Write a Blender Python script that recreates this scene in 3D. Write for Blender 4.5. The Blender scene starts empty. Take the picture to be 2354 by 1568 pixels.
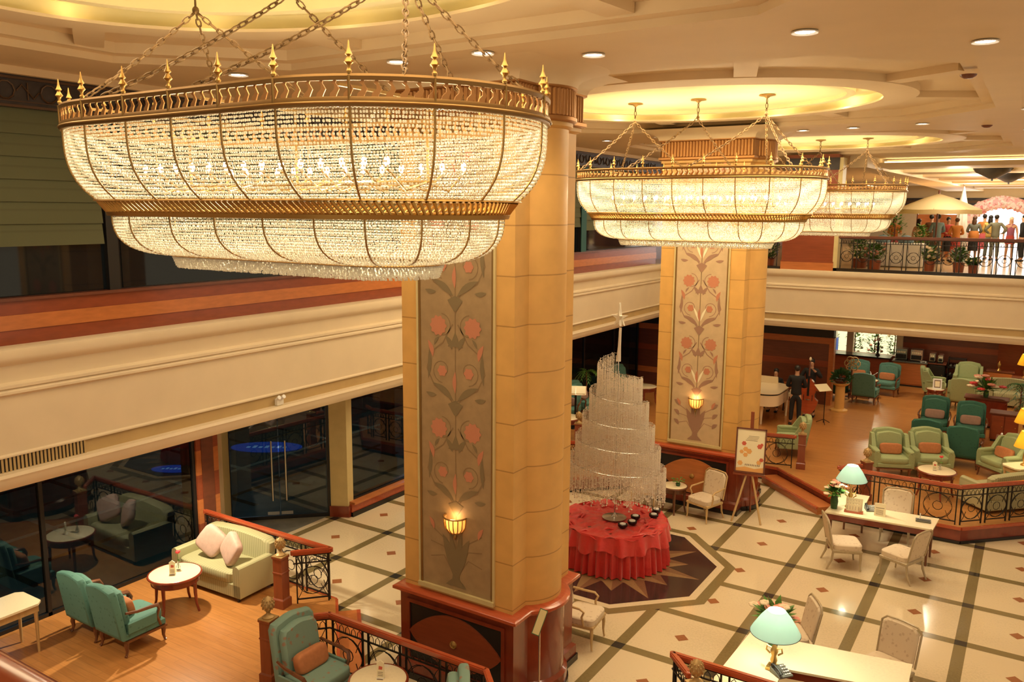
import bpy, bmesh, math, random
from math import sin, cos, pi, radians, atan2, sqrt, hypot
from mathutils import Vector, Matrix
random.seed(7)
scene = bpy.context.scene
COL = scene.collection

# ------------------------------------------------------------------ camera
F_PX = 1906.9
cam_d = bpy.data.cameras.new('camera'); cam_d.sensor_width = 36.0; cam_d.sensor_fit = 'HORIZONTAL'
cam_d.lens = F_PX / 2354 * 36.0; cam_d.clip_start = 0.05; cam_d.clip_end = 300
cam = bpy.data.objects.new('camera', cam_d); COL.objects.link(cam)
yaw, pitch, roll = 0.564600343, 0.155911383, 0.00700278
Fw = Vector((-sin(yaw)*cos(pitch), cos(yaw)*cos(pitch), -sin(pitch)))
Rt = Vector((cos(yaw), sin(yaw), 0)); Up = Rt.cross(Fw)
R2 = Rt*cos(roll) + Up*sin(roll); U2 = -Rt*sin(roll) + Up*cos(roll)
m = Matrix((R2, U2, -Fw)).transposed().to_4x4(); m.translation = Vector((0, 0, 6.5))
cam.matrix_world = m
scene.camera = cam

# ------------------------------------------------------------------ world, view
w = bpy.data.worlds.new('world'); scene.world = w; w.use_nodes = True
w.node_tree.nodes['Background'].inputs[0].default_value = (1.0, 0.78, 0.50, 1)
w.node_tree.nodes['Background'].inputs[1].default_value = 0.38
scene.view_settings.view_transform = 'Standard'; scene.view_settings.look = 'None'
scene.view_settings.gamma = 1.0; scene.view_settings.use_curve_mapping = False
scene.view_settings.exposure = 0.62
cy = scene.cycles
cy.use_denoising = True
try: cy.denoiser = 'OPENIMAGEDENOISE'
except Exception: pass
cy.max_bounces = 7; cy.diffuse_bounces = 3; cy.glossy_bounces = 3; cy.transmission_bounces = 4; cy.transparent_max_bounces = 8
cy.caustics_reflective = False; cy.caustics_refractive = False; cy.sample_clamp_indirect = 6.0
cy.use_light_tree = True

WARM = (1.0, 0.76, 0.44)
def light(name, kind, loc, power, color=WARM, size=0.1, rot=None, spot=None, blend=0.6, parent=None, sy=None):
    d = bpy.data.lights.new(name, kind); d.energy = power; d.color = color
    if kind == 'AREA':
        d.size = size
        if sy: d.shape = 'RECTANGLE'; d.size_y = sy
    elif kind in ('POINT', 'SPOT'): d.shadow_soft_size = size
    if kind == 'SPOT': d.spot_size = radians(spot or 90); d.spot_blend = blend
    o = bpy.data.objects.new(name, d); COL.objects.link(o); o.location = loc
    if rot: o.rotation_euler = rot
    if parent: o.parent = parent
    return o
CH_X = -5.18
CH_Y = (4.88, 14.1, 23.4)          # the three chandeliers
# added area fills below the three coffers brighten the hall, standing in for cove light
for y, p in ((4.2, 120), (13.9, 300), (22.9, 180)):
    for dx in (-1.9, 1.9):
        light('coffer_fill', 'AREA', (CH_X+dx, y, 8.15), p*0.55, (1.0, .80, .50), 2.6, sy=3.2)

# ------------------------------------------------------------------ materials
MATS = {}
def principled(name, color, rough=0.5, metal=0.0, spec=0.5, emis=None, estr=0.0, trans=0.0, coat=0.0):
    m = bpy.data.materials.new(name); m.use_nodes = True
    b = m.node_tree.nodes['Principled BSDF']
    b.inputs['Base Color'].default_value = (*color, 1); b.inputs['Roughness'].default_value = rough
    b.inputs['Metallic'].default_value = metal; b.inputs['Specular IOR Level'].default_value = spec
    b.inputs['Coat Weight'].default_value = coat; b.inputs['Coat Roughness'].default_value = 0.12
    if trans: b.inputs['Transmission Weight'].default_value = trans
    if emis: b.inputs['Emission Color'].default_value = (*emis, 1); b.inputs['Emission Strength'].default_value = estr
    MATS[name] = m
    return m
def nd(m, t, **kw):
    n = m.node_tree.nodes.new(t)
    for k, v in kw.items():
        if k.startswith('i_'): n.inputs[k[2:].replace('_', ' ')].default_value = v
        else: setattr(n, k, v)
    return n
def lk(m, a, b): m.node_tree.links.new(a, b)
def ramp(m, fac, stops, interp='LINEAR'):
    r = nd(m, 'ShaderNodeValToRGB'); r.color_ramp.interpolation = interp
    e = r.color_ramp.elements
    while len(e) < len(stops): e.new(0.5)
    for i, (p, c) in enumerate(stops): e[i].position = p; e[i].color = (*c, 1)
    lk(m, fac, r.inputs[0]); return r.outputs[0]
def coords(m, which='Object', scale=(1, 1, 1), rot=(0, 0, 0)):
    tc = nd(m, 'ShaderNodeTexCoord'); mp = nd(m, 'ShaderNodeMapping')
    mp.inputs['Scale'].default_value = scale; mp.inputs['Rotation'].default_value = rot
    lk(m, tc.outputs[which], mp.inputs[0]); return mp.outputs[0]
def setbase(m, out): lk(m, out, m.node_tree.nodes['Principled BSDF'].inputs['Base Color'])
def sh(c, k): return tuple(min(1, x*k) for x in c)
def mottled(name, color, rough=0.6, scale=6, amt=0.12, **kw):
    m = principled(name, color, rough, **kw)
    n = nd(m, 'ShaderNodeTexNoise'); n.inputs['Scale'].default_value = scale; n.inputs['Detail'].default_value = 4
    lk(m, coords(m), n.inputs['Vector'])
    setbase(m, ramp(m, n.outputs['Fac'], [(0.3, sh(color, 1-amt)), (0.7, sh(color, 1+amt))])); return m
def wood(name, color, rough=0.35, scale=(1, 8, 8), amt=0.2, coat=0.3):
    m = principled(name, color, rough, coat=coat)
    n = nd(m, 'ShaderNodeTexNoise'); n.inputs['Scale'].default_value = 2.5; n.inputs['Detail'].default_value = 5
    lk(m, coords(m, 'Object', scale), n.inputs['Vector'])
    setbase(m, ramp(m, n.outputs['Fac'], [(0.3, sh(color, 1-amt)), (0.7, sh(color, 1+amt))])); return m
def planks(name, c1, c2, rough=0.3):
    m = principled(name, c1, rough, coat=0.25)
    b = nd(m, 'ShaderNodeTexBrick'); b.offset = 0.37
    for k, v in (('Scale', 1.0), ('Mortar Size', 0.004), ('Brick Width', 1.6), ('Row Height', 0.11), ('Bias', 0.0)): b.inputs[k].default_value = v
    b.inputs['Color1'].default_value = (*c1, 1); b.inputs['Color2'].default_value = (*c2, 1); b.inputs['Mortar'].default_value = (*sh(c1, .72), 1)
    lk(m, coords(m), b.inputs['Vector'])
    n = nd(m, 'ShaderNodeTexNoise'); n.inputs['Scale'].default_value = 3; lk(m, coords(m, 'Object', (1, 12, 1)), n.inputs['Vector'])
    mx = nd(m, 'ShaderNodeMix', data_type='RGBA', blend_type='MULTIPLY'); mx.inputs[0].default_value = 0.5
    lk(m, b.outputs['Color'], mx.inputs[6]); lk(m, ramp(m, n.outputs['Fac'], [(0.3, (.7, .7, .7)), (.7, (1, 1, 1))]), mx.inputs[7])
    setbase(m, mx.outputs[2]); return m
def spots(name, base, spot, scale=9, thr=0.32, rough=0.75, sheen=0.3):
    m = principled(name, base, rough)
    v = nd(m, 'ShaderNodeTexVoronoi'); v.inputs['Scale'].default_value = scale; lk(m, coords(m), v.inputs['Vector'])
    n = nd(m, 'ShaderNodeTexNoise'); n.inputs['Scale'].default_value = scale*3; lk(m, coords(m), n.inputs['Vector'])
    a = nd(m, 'ShaderNodeMath', operation='ADD'); lk(m, v.outputs['Distance'], a.inputs[0])
    s = nd(m, 'ShaderNodeMath', operation='MULTIPLY'); s.inputs[1].default_value = 0.5; lk(m, n.outputs['Fac'], s.inputs[0]); lk(m, s.outputs[0], a.inputs[1])
    setbase(m, ramp(m, a.outputs[0], [(thr+.1, spot), (thr+.22, base)])); return m
def stripes(name, c1, c2, axis='X', period=0.06, rough=0.75, world=False, duty=0.5):
    m = principled(name, c1, rough)
    tc = nd(m, 'ShaderNodeNewGeometry' if world else 'ShaderNodeTexCoord'); sp = nd(m, 'ShaderNodeSeparateXYZ')
    lk(m, tc.outputs['Position' if world else 'Object'], sp.inputs[0])
    d = nd(m, 'ShaderNodeMath', operation='DIVIDE'); d.inputs[1].default_value = period; lk(m, sp.outputs[axis], d.inputs[0])
    f = nd(m, 'ShaderNodeMath', operation='FRACT'); lk(m, d.outputs[0], f.inputs[0])
    setbase(m, ramp(m, f.outputs[0], [(0, c1), (duty-.03, c1), (duty+.03, c2), (1, c2)])); return m
def emit(name, color, strength):
    return principled(name, color, 0.5, emis=color, estr=strength)

mottled('cream_plaster', (.80, .66, .46), .55, 2, .03)
mottled('ceiling_plaster', (.80, .62, .38), .6, 1.5, .03)
mottled('dome_plaster', (.95, .82, .48), .6, 1.5, .02)
mottled('tan_band', (.52, .36, .16), .55, 3, .06)
mottled('beige_stone_plain', (.68, .39, .115), .5, 5, .05)
mottled('post_beige', (.62, .50, .24), .5, 5, .05)
# stone with horizontal joints every 0.615 m
def stone():
    base = (.70, .395, .115)
    m = principled('beige_stone', base, .45)
    g = nd(m, 'ShaderNodeNewGeometry'); sp = nd(m, 'ShaderNodeSeparateXYZ'); lk(m, g.outputs['Position'], sp.inputs[0])
    a = nd(m, 'ShaderNodeMath', operation='ADD'); a.inputs[1].default_value = -2.02+6.15+.008; lk(m, sp.outputs['Z'], a.inputs[0])
    d = nd(m, 'ShaderNodeMath', operation='DIVIDE'); d.inputs[1].default_value = .615; lk(m, a.outputs[0], d.inputs[0])
    f = nd(m, 'ShaderNodeMath', operation='FRACT'); lk(m, d.outputs[0], f.inputs[0])
    n = nd(m, 'ShaderNodeTexNoise'); n.inputs['Scale'].default_value = 4; lk(m, g.outputs['Position'], n.inputs['Vector'])
    c = ramp(m, n.outputs['Fac'], [(.3, sh(base, .94)), (.7, sh(base, 1.06))])
    j = ramp(m, f.outputs[0], [(0, (.62, .56, .48)), (.018, (.62, .56, .48)), (.03, (1, 1, 1))])
    mx = nd(m, 'ShaderNodeMix', data_type='RGBA', blend_type='MULTIPLY'); mx.inputs[0].default_value = 1
    lk(m, c, mx.inputs[6]); lk(m, j, mx.inputs[7]); setbase(m, mx.outputs[2])
stone()
principled('copper_dark', (.40, .19, .06), .42, .7)
principled('copper', (.58, .30, .12), .32, .75)
principled('brass', (.46, .27, .08), .36, .85)
principled('antique_brass', (.40, .25, .09), .38, .85)
principled('gold', (.60, .38, .12), .35, .85)
principled('gilt_paint', (.52, .34, .14), .5, .35)
principled('band_brass', (.27, .15, .05), .45, .7)
principled('chain_brass', (.17, .095, .035), .5, .6)
wood('mahogany', (.22, .035, .014), .22, (2, 2, 1), .18, .5)
wood('mahogany_rail', (.46, .085, .030), .2, (1, 8, 8), .12, .6)
wood('orange_wood', (.50, .16, .045), .3, (1, 2, 8), .12)
wood('red_wood', (.26, .055, .020), .3, (1, 2, 8), .12)
wood('brown_wood', (.15, .040, .018), .4, (1, 2, 6), .15)
wood('tan_wood', (.60, .40, .18), .35, (8, 8, 1), .1)
wood('chair_wood', (.16, .055, .022), .3, (8, 8, 1), .15)
wood('grey_wood', (.46, .36, .22), .4, (8, 8, 1), .1)
wood('newel_wood', (.26, .06, .022), .3, (8, 8, 1), .12)
planks('wood_floor', (.60, .26, .075), (.54, .225, .062), .28)
principled('black', (.012, .010, .009), .4)
principled('black_iron', (.022, .018, .015), .4, .5)
principled('plinth_black', (.015, .012, .012), .2)
def marble(name, base, rough, amt=.10, scale=30):
    m = principled(name, base, rough)
    n = nd(m, 'ShaderNodeTexNoise'); n.inputs['Scale'].default_value = scale; n.inputs['Detail'].default_value = 6; lk(m, coords(m), n.inputs['Vector'])
    n2 = nd(m, 'ShaderNodeTexNoise'); n2.inputs['Scale'].default_value = .7; lk(m, coords(m), n2.inputs['Vector'])
    a = nd(m, 'ShaderNodeMath', operation='ADD'); lk(m, n.outputs['Fac'], a.inputs[0]); lk(m, n2.outputs['Fac'], a.inputs[1])
    setbase(m, ramp(m, a.outputs[0], [(.7, sh(base, 1-amt)), (1.3, sh(base, 1+amt))])); return m
marble('floor_cream', (.67, .54, .36), .10, .07)
marble('floor_olive', (.20, .15, .065), .14)
marble('floor_black', (.030, .026, .022), .12)
marble('floor_terracotta', (.30, .11, .045), .16)
marble('floor_umber', (.050, .026, .022), .12)
marble('floor_tan', (.27, .16, .075), .14)
marble('floor_bronze', (.19, .095, .050), .14)
marble('table_marble', (.88, .76, .52), .2, .04)
mottled('paving', (.16, .15, .12), .5, 3, .25)
stripes('blind_green', (.11, .115, .055), (.095, .10, .048), 'Z', .27, .8, True, .9)
principled('dark_glass', (.006, .010, .014), .04, spec=.6)
principled('night_blue', (.01, .03, .045), .3)
principled('teal_curtain', (.02, .10, .10), .7)
mottled('frieze_dark', (.030, .022, .022), .4, 8, .3)
principled('frieze_scroll', (.10, .055, .03), .4, .4)
spots('teal_fabric', (.095, .235, .195), (.06, .17, .14), 14, .3)
spots('teal_floral', (.20, .31, .25), (.30, .19, .13), 9, .30)
spots('teal_dark', (.035, .145, .105), (.025, .11, .08), 14, .3)
stripes('green_stripe', (.46, .43, .24), (.38, .36, .19), 'X', .05)
spots('light_green', (.34, .40, .20), (.30, .36, .175), 16, .3)
spots('damask', (.72, .58, .42), (.60, .45, .31), 14, .36)
mottled('orange_cushion', (.50, .185, .07), .8, 20, .08)
mottled('pink_cushion', (.60, .40, .33), .7, 15, .08)
mottled('mauve_cushion', (.34, .21, .17), .8, 15, .08)
def satin():
    m = principled('red_satin', (.68, .035, .030), .38, coat=.1)
    b = m.node_tree.nodes['Principled BSDF']; b.inputs['Sheen Weight'].default_value = .3
    n = nd(m, 'ShaderNodeTexNoise'); n.inputs['Scale'].default_value = 9; lk(m, coords(m), n.inputs['Vector'])
    bp = nd(m, 'ShaderNodeBump'); bp.inputs['Strength'].default_value = .4; bp.inputs['Distance'].default_value = .03
    lk(m, n.outputs['Fac'], bp.inputs['Height']); lk(m, bp.outputs[0], b.inputs['Normal'])
satin()
mottled('mural_ground', (.37, .245, .12), .6, 7, .10)
mottled('mural_ground_light', (.60, .43, .25), .6, 7, .06)
principled('mural_coral', (.56, .22, .12), .6)
principled('mural_line', (.27, .17, .08), .6)
principled('mural_mauve', (.36, .20, .13), .6)
principled('mural_green', (.23, .165, .08), .6)
principled('white_lacquer', (.86, .72, .50), .15, coat=.5)
principled('white_paint', (.85, .80, .70), .4)
principled('paper', (.90, .80, .56), .7)
principled('paper_orange', (.80, .42, .14), .7)
principled('paper_red', (.62, .12, .07), .7)
principled('ink', (.20, .13, .09), .7)
mottled('leaf', (.10, .24, .035), .5, 20, .3)
mottled('leaf_dark', (.03, .09, .025), .5, 20, .3)
principled('petal_pink', (.85, .34, .25), .6)
principled('petal_cream', (.90, .72, .50), .6)
principled('petal_red', (.70, .05, .05), .6)
principled('black_bowl', (.012, .01, .01), .15)
principled('white_cap', (.85, .84, .82), .3)
principled('steel', (.60, .58, .55), .22, .9)
principled('grey_plastic', (.13, .13, .11), .35)
principled('glass_clear', (.9, .9, .88), .05, trans=.9)
emit('bulb', (1.0, .86, .55), 60)
emit('downlight_glow', (1.0, .93, .80), 14)
emit('cove_glow', (1.0, .76, .40), .55)
emit('far_glow', (1.0, .86, .50), 2.2)
emit('sky_glow', (.95, .97, 1.0), 3.5)
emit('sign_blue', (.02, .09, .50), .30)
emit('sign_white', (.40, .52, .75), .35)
emit('shop_wall_glow', (1.0, .93, .66), .75)
def translucent(name, color, rough, tcol, fac, gloss=.04):
    m = bpy.data.materials.new(name); m.use_nodes = True; nt = m.node_tree
    for n in list(nt.nodes): nt.nodes.remove(n)
    o = nd(m, 'ShaderNodeOutputMaterial'); p = nd(m, 'ShaderNodeBsdfPrincipled'); t = nd(m, 'ShaderNodeBsdfTranslucent'); x = nd(m, 'ShaderNodeMixShader')
    p.inputs['Base Color'].default_value = (*color, 1); p.inputs['Roughness'].default_value = rough; p.inputs['Specular IOR Level'].default_value = .8
    t.inputs['Color'].default_value = (*tcol, 1); x.inputs[0].default_value = fac
    lk(m, p.outputs[0], x.inputs[1]); lk(m, t.outputs[0], x.inputs[2]); lk(m, x.outputs[0], o.inputs[0]); MATS[name] = m; return m
translucent('crystal', (1.0, .97, .88), .10, (1.0, .96, .84), .32)
translucent('crystal_pink', (1.0, .92, .82), .12, (1, .93, .84), .4)
translucent('shade_blue', (.55, .74, .74), .6, (.72, .92, .90), .55)
translucent('shade_yellow', (.80, .62, .12), .6, (1.0, .74, .14), .6)
translucent('alabaster', (.9, .6, .3), .5, (1.0, .62, .25), .6)
translucent('parasol', (.75, .62, .36), .7, (.9, .75, .4), .4)
def tinted_glass(name, col, refl):
    m = bpy.data.materials.new(name); m.use_nodes = True; nt = m.node_tree
    for n in list(nt.nodes): nt.nodes.remove(n)
    o = nd(m, 'ShaderNodeOutputMaterial'); g = nd(m, 'ShaderNodeBsdfGlossy'); t = nd(m, 'ShaderNodeBsdfTransparent'); x = nd(m, 'ShaderNodeMixShader')
    g.inputs['Roughness'].default_value = .01; t.inputs['Color'].default_value = (*col, 1); x.inputs[0].default_value = refl
    lk(m, t.outputs[0], x.inputs[1]); lk(m, g.outputs[0], x.inputs[2]); lk(m, x.outputs[0], o.inputs[0]); MATS[name] = m
tinted_glass('window_glass', (.40, .54, .60), .075)
tinted_glass('shop_glass', (.95, .97, .92), .05)
def blossom():
    m = principled('blossom', (.85, .55, .55), .8)
    v = nd(m, 'ShaderNodeTexVoronoi'); v.inputs['Scale'].default_value = 11; lk(m, coords(m), v.inputs['Vector'])
    sp = nd(m, 'ShaderNodeSeparateColor'); lk(m, v.outputs['Color'], sp.inputs[0])
    setbase(m, ramp(m, sp.outputs[0], [(.2, (.90, .75, .72)), (.45, (.85, .45, .48)), (.7, (.92, .62, .60)), (.9, (.75, .28, .30))], 'CONSTANT'))
blossom()

# ------------------------------------------------------------------ mesh builder
class MB:
    def __init__(s): s.v = []; s.f = []; s.m = []; s.M = None; s.mats = []; s.cm = 0
    def mat(s, name):
        if name not in s.mats: s.mats.append(name)
        s.cm = s.mats.index(name); return s
    def add(s, vs, fs):
        b = len(s.v)
        if s.M is not None: vs = [tuple(s.M @ Vector(p)) for p in vs]
        s.v += [tuple(p) for p in vs]; s.f += [tuple(b+i for i in f) for f in fs]; s.m += [s.cm]*len(fs); return s
    def box(s, x0, y0, z0, x1, y1, z1):
        return s.add([(x0,y0,z0),(x1,y0,z0),(x1,y1,z0),(x0,y1,z0),(x0,y0,z1),(x1,y0,z1),(x1,y1,z1),(x0,y1,z1)],
                     [(3,2,1,0),(4,5,6,7),(0,1,5,4),(1,2,6,5),(2,3,7,6),(3,0,4,7)])
    def bevbox(s, x0, y0, z0, x1, y1, z1, b=.01):
        return s.loft([[(x0+b,y0+b),(x1-b,y0+b),(x1-b,y1-b),(x0+b,y1-b)],[(x0,y0),(x1,y0),(x1,y1),(x0,y1)],[(x0,y0),(x1,y0),(x1,y1),(x0,y1)],[(x0+b,y0+b),(x1-b,y0+b),(x1-b,y1-b),(x0+b,y1-b)]],
                      [z0, z0+b, z1-b, z1])
    def loft(s, outs, zs, cap=True):
        n = len(outs[0]); vs = []; fs = []
        for o, z in zip(outs, zs): vs += [(p[0], p[1], z) for p in o]
        for k in range(len(outs)-1):
            for i in range(n): j = (i+1) % n; fs.append((k*n+i, k*n+j, (k+1)*n+j, (k+1)*n+i))
        if cap: fs.append(tuple(range(n-1, -1, -1))); fs.append(tuple((len(outs)-1)*n+i for i in range(n)))
        return s.add(vs, fs)
    def prism(s, poly, z0, z1): return s.loft([poly, poly], [z0, z1])
    def prism_y(s, poly, y0, y1):           # poly in XZ, extruded along Y
        n = len(poly)
        vs = [(p[0], y0, p[1]) for p in poly] + [(p[0], y1, p[1]) for p in poly]
        fs = [tuple(range(n)), tuple(range(2*n-1, n-1, -1))] + [(i, n+i, n+(i+1) % n, (i+1) % n) for i in range(n)]
        return s.add(vs, fs)
    def lathe(s, prof, c=(0, 0, 0), n=16, sx=1, sy=1, a0=0, a1=2*pi, cap=False):
        full = abs(a1-a0-2*pi) < 1e-6; k = n if full else n+1
        vs = []; fs = []
        for (r, z) in prof:
            for i in range(k):
                a = a0+(a1-a0)*i/n; vs.append((c[0]+r*sx*cos(a), c[1]+r*sy*sin(a), c[2]+z))
        for q in range(len(prof)-1):
            for i in range(n if full else n):
                j = (i+1) % k if full else i+1
                fs.append((q*k+i, q*k+j, (q+1)*k+j, (q+1)*k+i))
        if cap: fs.append(tuple(range(k-1, -1, -1))); fs.append(tuple((len(prof)-1)*k+i for i in range(k)))
        return s.add(vs, fs)
    def cyl(s, p0, p1, r0, r1=None, n=10, cap=True):
        r1 = r0 if r1 is None else r1; p0 = Vector(p0); p1 = Vector(p1); d = (p1-p0).normalized()
        u = d.orthogonal().normalized(); v = d.cross(u); vs = []
        for p, r in ((p0, r0), (p1, r1)): vs += [tuple(p+u*(r*cos(2*pi*i/n))+v*(r*sin(2*pi*i/n))) for i in range(n)]
        fs = [(i, (i+1) % n, n+(i+1) % n, n+i) for i in range(n)]
        if cap: fs += [tuple(range(n-1, -1, -1)), tuple(range(n, 2*n))]
        return s.add(vs, fs)
    def tube(s, pts, r, n=6, closed=False, rr=None):
        P = [Vector(p) for p in pts]; N = len(P); vs = []; fs = []; up = None
        for i in range(N):
            a = P[(i-1) % N] if (closed or i > 0) else P[i]; b = P[(i+1) % N] if (closed or i < N-1) else P[i]
            d = (b-a); d = d.normalized() if d.length > 1e-9 else Vector((0, 0, 1))
            if up is None: up = d.orthogonal().normalized()
            u = (up-d*up.dot(d)); u = u.normalized() if u.length > 1e-6 else d.orthogonal().normalized(); up = u; v = d.cross(u)
            ri = rr[i] if rr else r
            vs += [tuple(P[i]+u*(ri*cos(2*pi*k/n))+v*(ri*sin(2*pi*k/n))) for k in range(n)]
        for i in range(N if closed else N-1):
            j = (i+1) % N
            for k in range(n): l = (k+1) % n; fs.append((i*n+k, i*n+l, j*n+l, j*n+k))
        if not closed: fs += [tuple(range(n-1, -1, -1)), tuple((N-1)*n+k for k in range(n))]
        return s.add(vs, fs)
    def bar(s, p0, p1, wdt, hgt):            # horizontal-ish bar of rectangular section
        p0 = Vector(p0); p1 = Vector(p1); d = (p1-p0).normalized(); sd = Vector((-d.y, d.x, 0)); sd = sd.normalized() if sd.length > 1e-6 else Vector((1, 0, 0)); up = d.cross(sd)*-1
        if abs(d.z) > .99: up = Vector((0, 1, 0)); sd = Vector((1, 0, 0))
        vs = []
        for p in (p0, p1):
            for a, b in ((-1, -1), (1, -1), (1, 1), (-1, 1)): vs.append(tuple(p+sd*(a*wdt/2)+up*(b*hgt/2)))
        return s.add(vs, [(3,2,1,0),(4,5,6,7),(0,1,5,4),(1,2,6,5),(2,3,7,6),(3,0,4,7)])
    def ell(s, c, r, n=10, k=7, p=1.0, M=None):          # (super)ellipsoid
        def sg(x, e): return math.copysign(abs(x)**e, x)
        vs = []; fs = []
        for i in range(k+1):
            t = -pi/2+pi*i/k
            for j in range(n):
                a = 2*pi*j/n
                q = Vector((r[0]*sg(cos(t), p)*sg(cos(a), p), r[1]*sg(cos(t), p)*sg(sin(a), p), r[2]*sg(sin(t), p)))
                if M is not None: q = M @ q
                vs.append((c[0]+q.x, c[1]+q.y, c[2]+q.z))
        for i in range(k):
            for j in range(n): l = (j+1) % n; fs.append((i*n+j, i*n+l, (i+1)*n+l, (i+1)*n+j))
        return s.add(vs, fs)
    def cushion(s, c, size, p=.35, M=None, n=24, k=12): return s.ell(c, (size[0]/2, size[1]/2, size[2]/2), n, k, p, M)
    def flat(s, pts, y):                     # XZ polygon facing -Y
        s.fk = getattr(s, 'fk', 0)+1; y -= s.fk*.00003      # each inlay lies a hair above the last
        return s.add([(p[0], y, p[1]) for p in pts], [tuple(range(len(pts)))])
    def stroke(s, pts, wd, y):               # XZ ribbon facing -Y
        n = len(pts); vs = []
        for i in range(n):
            a = pts[max(i-1, 0)]; b = pts[min(i+1, n-1)]; dx, dz = b[0]-a[0], b[1]-a[1]; L = hypot(dx, dz) or 1
            w_ = wd(i/(n-1)) if callable(wd) else wd
            nx, nz = -dz/L*w_/2, dx/L*w_/2; vs += [(pts[i][0]+nx, y, pts[i][1]+nz), (pts[i][0]-nx, y, pts[i][1]-nz)]
        return s.add(vs, [(2*i, 2*i+1, 2*i+3, 2*i+2) for i in range(n-1)])
    def quad(s, a, b, c, d): return s.add([a, b, c, d], [(0, 1, 2, 3)])
    def build(s, name, parent=None, mat=None, smooth=True, label=None, loc=None):
        if mat and not s.mats: s.mats = [mat]
        me = bpy.data.meshes.new(name); me.from_pydata(s.v, [], s.f)
        for q in s.mats: me.materials.append(MATS[q])
        if len(s.mats) > 1: me.polygons.foreach_set('material_index', s.m)
        if smooth:
            me.shade_smooth()
            try: me.set_sharp_from_angle(angle=radians(38))
            except Exception: pass
        me.update()
        o = bpy.data.objects.new(name, me); COL.objects.link(o)
        if parent: o.parent = parent
        if label: o['label'] = label
        if loc: o.location = loc
        return o
def T(loc=(0, 0, 0), rz=0, rx=0, ry=0, sc=1):
    return Matrix.Translation(loc) @ Matrix.Rotation(rz, 4, 'Z') @ Matrix.Rotation(rx, 4, 'X') @ Matrix.Rotation(ry, 4, 'Y') @ Matrix.Scale(sc, 4)
def tag(o, label, cat, group=None, kind=None):
    o['label'] = label; o['category'] = cat
    if group: o['group'] = group
    if kind: o['kind'] = kind
    return o
def thing(name, label, cat, loc=(0, 0, 0), rz=0, group=None):
    o = bpy.data.objects.new(name, None); COL.objects.link(o); o.empty_display_size = .1
    o.location = loc; o.rotation_euler = (0, 0, rz); return tag(o, label, cat, group)
def struct(mb, name, mat=None, label=None, smooth=True):
    o = mb.build(name, None, mat, smooth); o['kind'] = 'structure'
    if label: o['label'] = label
    return o
def dup(root, loc, rz, label, group=None):
    def cp(o, par):
        c = o.copy(); COL.objects.link(c)
        if par: c.parent = par
        for ch in list(o.children): cp(ch, c)
        return c
    r = cp(root, None); r.location = loc; r.rotation_euler = (0, 0, rz); r['label'] = label
    if group: r['group'] = group
    return r
def face(fx, fy): return atan2(fx, -fy)      # rotation that turns a thing's front (-Y) towards (fx, fy)

# ================================================================== THE SETTING
# ---- lobby floor with its inlays
GX, GY, GS = -.503, 15.156, 1.46
OX, OY = -6.28, 13.62
fl = MB()
fl.mat('floor_cream').box(-12.4, -3, -.2, 6, 20.5, 0)
fl.mat('floor_olive')
hw = .085
for i in range(-9, 5):
    x = GX+i*GS
    if -12.3 < x < 6: fl.add([(x-hw, -3, .001), (x+hw, -3, .001), (x+hw, 20.5, .001), (x-hw, 20.5, .001)], [(0, 1, 2, 3)])
for k in range(-12, 4):
    y = GY+k*GS
    fl.add([(-12.4, y-hw, .0014), (6, y-hw, .0014), (6, y+hw, .0014), (-12.4, y+hw, .0014)], [(0, 1, 2, 3)])
for i in range(-8, 5):
    for k in range(-12, 4):
        x, y = GX+i*GS, GY+k*GS
        fl.mat('floor_black').add([(x-hw, y-hw, .002), (x+hw, y-hw, .002), (x+hw, y+hw, .002), (x-hw, y+hw, .002)], [(0, 1, 2, 3)])
        cx, cy_ = x+GS/2, y+GS/2; d = .115
        fl.mat('floor_terracotta').add([(cx-d, cy_, .002), (cx, cy_-d, .002), (cx+d, cy_, .002), (cx, cy_+d, .002)], [(0, 1, 2, 3)])
def octo(ap, cx=OX, cy=OY):
    R = ap/cos(pi/8); return [(cx+R*cos(pi/8+i*pi/4), cy+R*sin(pi/8+i*pi/4)) for i in range(8)]
for mt, ap, z in (('floor_olive', 2.04, .003), ('floor_cream', 1.86, .004), ('floor_umber', 1.73, .005)):
    o8 = octo(ap); fl.mat(mt).add([(p[0], p[1], z) for p in o8], [tuple(range(8))])
fl.mat('floor_tan').add([(OX+1.02*cos(i*pi/16), OY+1.02*sin(i*pi/16), .0055) for i in range(32)], [tuple(range(32))])
for i in range(16):                      # sixteen-pointed star in two tones of stone
    a = i*pi/8; R = 1.66 if i % 2 == 0 else 1.36
    tip = (OX+R*cos(a), OY+R*sin(a)); r0 = 1.0
    l = (OX+r0*cos(a-pi/16), OY+r0*sin(a-pi/16)); r = (OX+r0*cos(a+pi/16), OY+r0*sin(a+pi/16)); b = (OX+.9*cos(a), OY+.9*sin(a))
    fl.mat('floor_tan').add([(b[0], b[1], .006), (l[0], l[1], .006), (tip[0], tip[1], .006)], [(0, 1, 2)])
    fl.mat('floor_bronze').add([(b[0], b[1], .006), (tip[0], tip[1], .006), (r[0], r[1], .006)], [(0, 1, 2)])
struct(fl, 'floor', label='polished cream stone lobby floor with olive grid lines and star medallion', smooth=False)

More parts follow.
